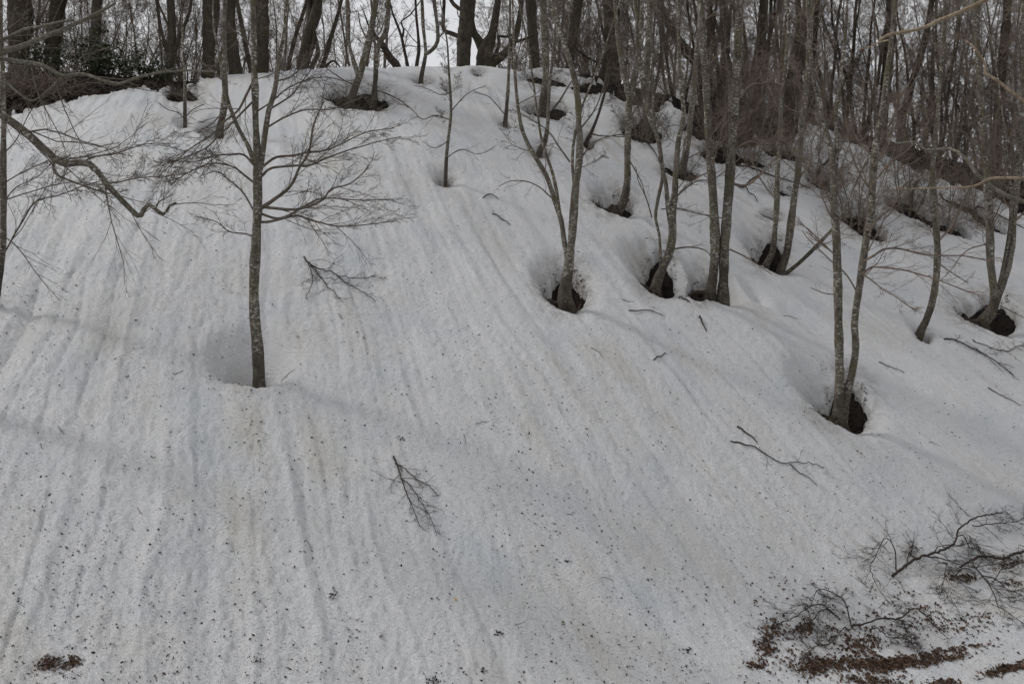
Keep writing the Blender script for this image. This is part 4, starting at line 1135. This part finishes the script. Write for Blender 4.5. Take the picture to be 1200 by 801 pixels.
n = 8000
py = 812 - 650 * RNG.random(n * 3) ** 1.35
px = RNG.uniform(-10, 1210, n * 3)
gg = hit(px, py, base, YC); cc = flow(gg[:, 0], gg[:, 1])
dn = vnoise(cc * 1.6, gg[:, 1] * 0.5, 77) * 0.7 + vnoise(cc * 6, gg[:, 1] * 2.0, 78) * 0.9
keep = (RNG.random(n * 3) < sstep(-0.5, 0.8, dn)) & (py > 170)
px, py = px[keep][:n], py[keep][:n]
m = len(px)
sz = np.exp(RNG.normal(math.log(0.0085), 0.6, m))
litter('bud_scale_litter', 'dark bud scales and beech husks speckled over the whole snow slope', 'litter', px, py, np.clip(sz * 1.9, 0.008, 0.06), np.clip(sz * 0.9, 0.005, 0.022), M_SPECK, 0.004, 0.35, 0.6)
m = 420
px = RNG.uniform(0, 1200, m); py = 812 - 430 * RNG.random(m) ** 1.2
litter('beech_husk_litter', 'larger blackened beech husks dotted on the snow', 'litter', px, py, RNG.uniform(0.022, 0.045, m), RNG.uniform(0.012, 0.026, m), M_SPECK, 0.008, 0.5, 0.8)

def pile(cs):
    X, Yp = [], []
    for (cx, cy, sx, sy, n, ang) in cs:
        a = RNG.normal(0, 1, n) * sx; b = RNG.normal(0, 1, n) * sy
        t = math.radians(ang)
        X.append(cx + a * math.cos(t) - b * math.sin(t)); Yp.append(cy + a * math.sin(t) + b * math.cos(t))
    X = np.concatenate(X); Yp = np.concatenate(Yp)
    k = (Yp < 815) & (RNG.random(len(X)) < 0.78)
    return X[k], Yp[k]
px, py = pile([(1010, 758, 12, 7, 240, 0), (1030, 779, 24, 4, 700, -5), (1070, 774, 22, 3.5, 480, -10), (985, 776, 20, 3.5, 220, 0), (955, 781, 12, 5, 260, 0), (940, 775, 30, 9, 150, 0), (904, 742, 7, 9, 170, 60),
               (900, 760, 6, 4, 90, 0), (885, 778, 8, 3, 80, 0), (1020, 797, 20, 3, 260, 0), (1110, 771, 14, 2.2, 160, -8), (1125, 759, 20, 2.2, 120, -6), (1180, 784, 16, 3, 400, -14), (1105, 799, 10, 2.2, 140, 0),
               (1085, 716, 10, 5, 50, 0), (1130, 677, 12, 2.5, 120, 0), (1180, 660, 14, 3, 90, -10), (1105, 730, 22, 6, 90, 0), (1135, 735, 22, 8, 90, 0), (1000, 745, 40, 14, 220, 0), (942, 738, 6, 4, 110, 0), (1150, 722, 12, 4, 36, 0), (1060, 705, 30, 14, 90, 0),
               (1190, 682, 12, 2, 50, 0), (920, 705, 30, 18, 70, 0)])
m = len(px)
litter('leaf_litter', 'drift of brown dead leaves gathered under the fallen branches at the slope foot', 'dead leaves', px, py, RNG.uniform(0.025, 0.075, m), RNG.uniform(0.014, 0.040, m), M_LEAF, 0.012, 0.5, 0.9)
px, py = pile([(58, 774, 8, 3, 190, -10), (86, 772, 5, 3, 120, 0), (70, 778, 14, 5, 70, 0)])
m = len(px)
litter('leaf_patch', 'small patch of dead leaves lying alone on the bare snow', 'dead leaves', px, py, RNG.uniform(0.025, 0.045, m), RNG.uniform(0.012, 0.022, m), M_LEAF, 0.01, 0.3, 0.8)
px, py = pile([(508, 797, 6, 3, 50, 0), (470, 515, 3, 1.5, 14, 0), (390, 697, 4, 2, 26, 0), (584, 744, 4, 1.5, 20, 0), (665, 657, 2.5, 1.5, 14, 0), (806, 761, 4, 2, 22, 0), (565, 790, 3, 1.5, 14, 0), (300, 776, 3, 2, 10, 0)])
m = len(px)
litter('husk_clump', 'little clumps of dark husks caught in hollows of the snow', 'litter', px, py, RNG.uniform(0.02, 0.04, m), RNG.uniform(0.01, 0.02, m), M_SPECK, 0.01, 0.4, 0.9)
# dead leaves and bark bits lying in the melt openings
HP = [(cx, cy, rx, ry, int(26 + rx * ry * 0.22), ang) for (cx, cy, rx, ry, ang) in HOLES]
lx, ly = [], []
for (cx, cy, rx, ry, k, ang) in HP:
    a = RNG.uniform(0, 6.28, k); r = np.sqrt(RNG.random(k)) * 1.05
    lx.append(cx + np.cos(a) * r * rx); ly.append(cy + np.sin(a) * r * ry)
lx = np.concatenate(lx); ly = np.concatenate(ly); k = len(lx)
g = hit(lx, ly, base, YC)
C = np.stack([g[:, 0], g[:, 1], np.maximum(ground_h(g[:, 0], g[:, 1]), snow_h(g[:, 0], g[:, 1])) + 0.015], 1)
V, T = leaf_cards(C, norm(RNG.normal(0, 1, (k, 3)) * [1, 1, 0.6]), norm(RNG.normal(0, 0.8, (k, 3)) + [0, -0.3, 1]), RNG.uniform(0.03, 0.085, k), RNG.uniform(0.02, 0.045, k), 0.4)
o = link('well_leaf_litter', mesh_np('well_leaf_litter', V, T, M_LEAFD, False), None, None, kind='stuff')
o['label'] = 'damp dead leaves and bark bits lying in the melt holes round the trunks'; o['category'] = 'dead leaves'
# brown leaves on the bare bank tops
def bank_leaves(label, x0, x1, n, up):
    px = RNG.uniform(x0, x1, n)
    py = np.interp(px, EDGE[:, 0], EDGE[:, 1]) - up * RNG.random(n)
    g = hit(px, py, base, YC)
    C = np.stack([g[:, 0], g[:, 1], ground_h(g[:, 0], g[:, 1]) + 0.02], 1)
    D = norm(RNG.normal(0, 1, (n, 3)) * [1, 1, 0.5])
    V, T = leaf_cards(C, D, norm(RNG.normal(0, 0.7, (n, 3)) + [0, -0.4, 1]), RNG.uniform(0.05, 0.10, n), RNG.uniform(0.03, 0.055, n), 0.3)
    o = link('bank_leaf_litter', mesh_np('bank_leaf_litter', V, T, M_LEAFD, False), None, None, kind='stuff')
    o['label'] = label; o['category'] = 'dead leaves'
bank_leaves('dark dead leaves matted on the bare bank under the evergreen shrubs', -40, 255, 3500, 48)
bank_leaves('dark dead leaves matted on the bare bank below the thicket', 690, 1240, 6000, 36)
def single_leaf(label, px, py, L, W, mat):
    g = hit(px, py)[0]
    z = snow_h(np.array([g[0]]), np.array([g[1]]))[0] + 0.012
    V, T = leaf_cards(np.zeros((1, 3)), norm(np.array([[1, 0.2, 0.05]])), norm(np.array([[0.2, -0.6, 1.0]])), np.array([L]), np.array([W]), 0.2)
    o = link('fallen_leaf', mesh_np('leaf', V, T, mat, False), None, (g[0], g[1], z))
    o['label'] = label; o['category'] = 'leaf'
single_leaf('single small yellow leaf on the snow', 534, 705, 0.045, 0.035, M_YEL)
single_leaf('single small olive green leaf on the snow', 660, 726, 0.045, 0.04, M_GRN)

# exposed brush and roots in the melt holes
def root_tangle(label, px, py, rx, ry, n, mat, hgt=0.25):
    g = hit(px, py)[0]
    org = np.array([g[0], g[1], float(ground_h(np.array([g[0]]), np.array([g[1]]))[0])])
    o = thing('brush_tangle', label, 'brush', org, 'brush in the melt hollows')
    x = RNG.normal(0, rx * 0.5 / F * g[1], n); y = RNG.normal(0, ry * 0.6 / F * g[1], n)
    z = ground_h(g[0] + x, g[1] + y) - org[2] - 0.02
    az = RNG.uniform(0, 6.28, n)
    D = np.stack([np.cos(az), np.sin(az), RNG.uniform(0.1, 1.0, n)], 1)
    P, R = grow(np.stack([x, y, z], 1), D, RNG.uniform(0.4, 1.3, n) * hgt, RNG.uniform(0.003, 0.010, n), 5, 0.25, -0.08, 0.4)
    V, Q = tubes(P, R, 3)
    link('stems', mesh_np('stems', V, Q, mat), o, kind='stuff')
root_tangle('matted brown brush in the hollow of the forked ridge bush', 420, 114, 38, 10, 420, M_TWIG, 0.42)
root_tangle('dark roots splaying under the tall twin-stemmed beech', 984, 478, 26, 10, 120, M_TWIG, 0.25)
root_tangle('broken dark root stubs in the hole of the crooked forked beech', 776, 328, 14, 8, 50, M_DARK, 0.25)
root_tangle('dark debris in the hole beside the paired straight trunks', 822, 348, 12, 6, 50, M_DARK, 0.2)
root_tangle('litter and twigs round the foot of the straight grey ridge beech', 638, 128, 24, 7, 160, M_TWIG, 0.4)
root_tangle('dark brush in the long brown opening by the slim pale stem', 752, 150, 24, 10, 220, M_TWIG, 0.4)
root_tangle('small brush clump on the snow edge near the evergreen shrubs', 213, 105, 18, 6, 220, M_TWIG, 0.4)
root_tangle('tangle of dead brown brushwood heaped under the stout straight dark trunk', 30, 100, 60, 20, 520, M_TWIGR, 0.8)
root_tangle('brushwood on the dark bank behind the paired straight trunks', 868, 160, 40, 14, 260, M_TWIGR, 0.7)
root_tangle('low brushwood along the brown bank behind the slender curving beech', 1080, 205, 90, 16, 380, M_TWIGR, 0.9)
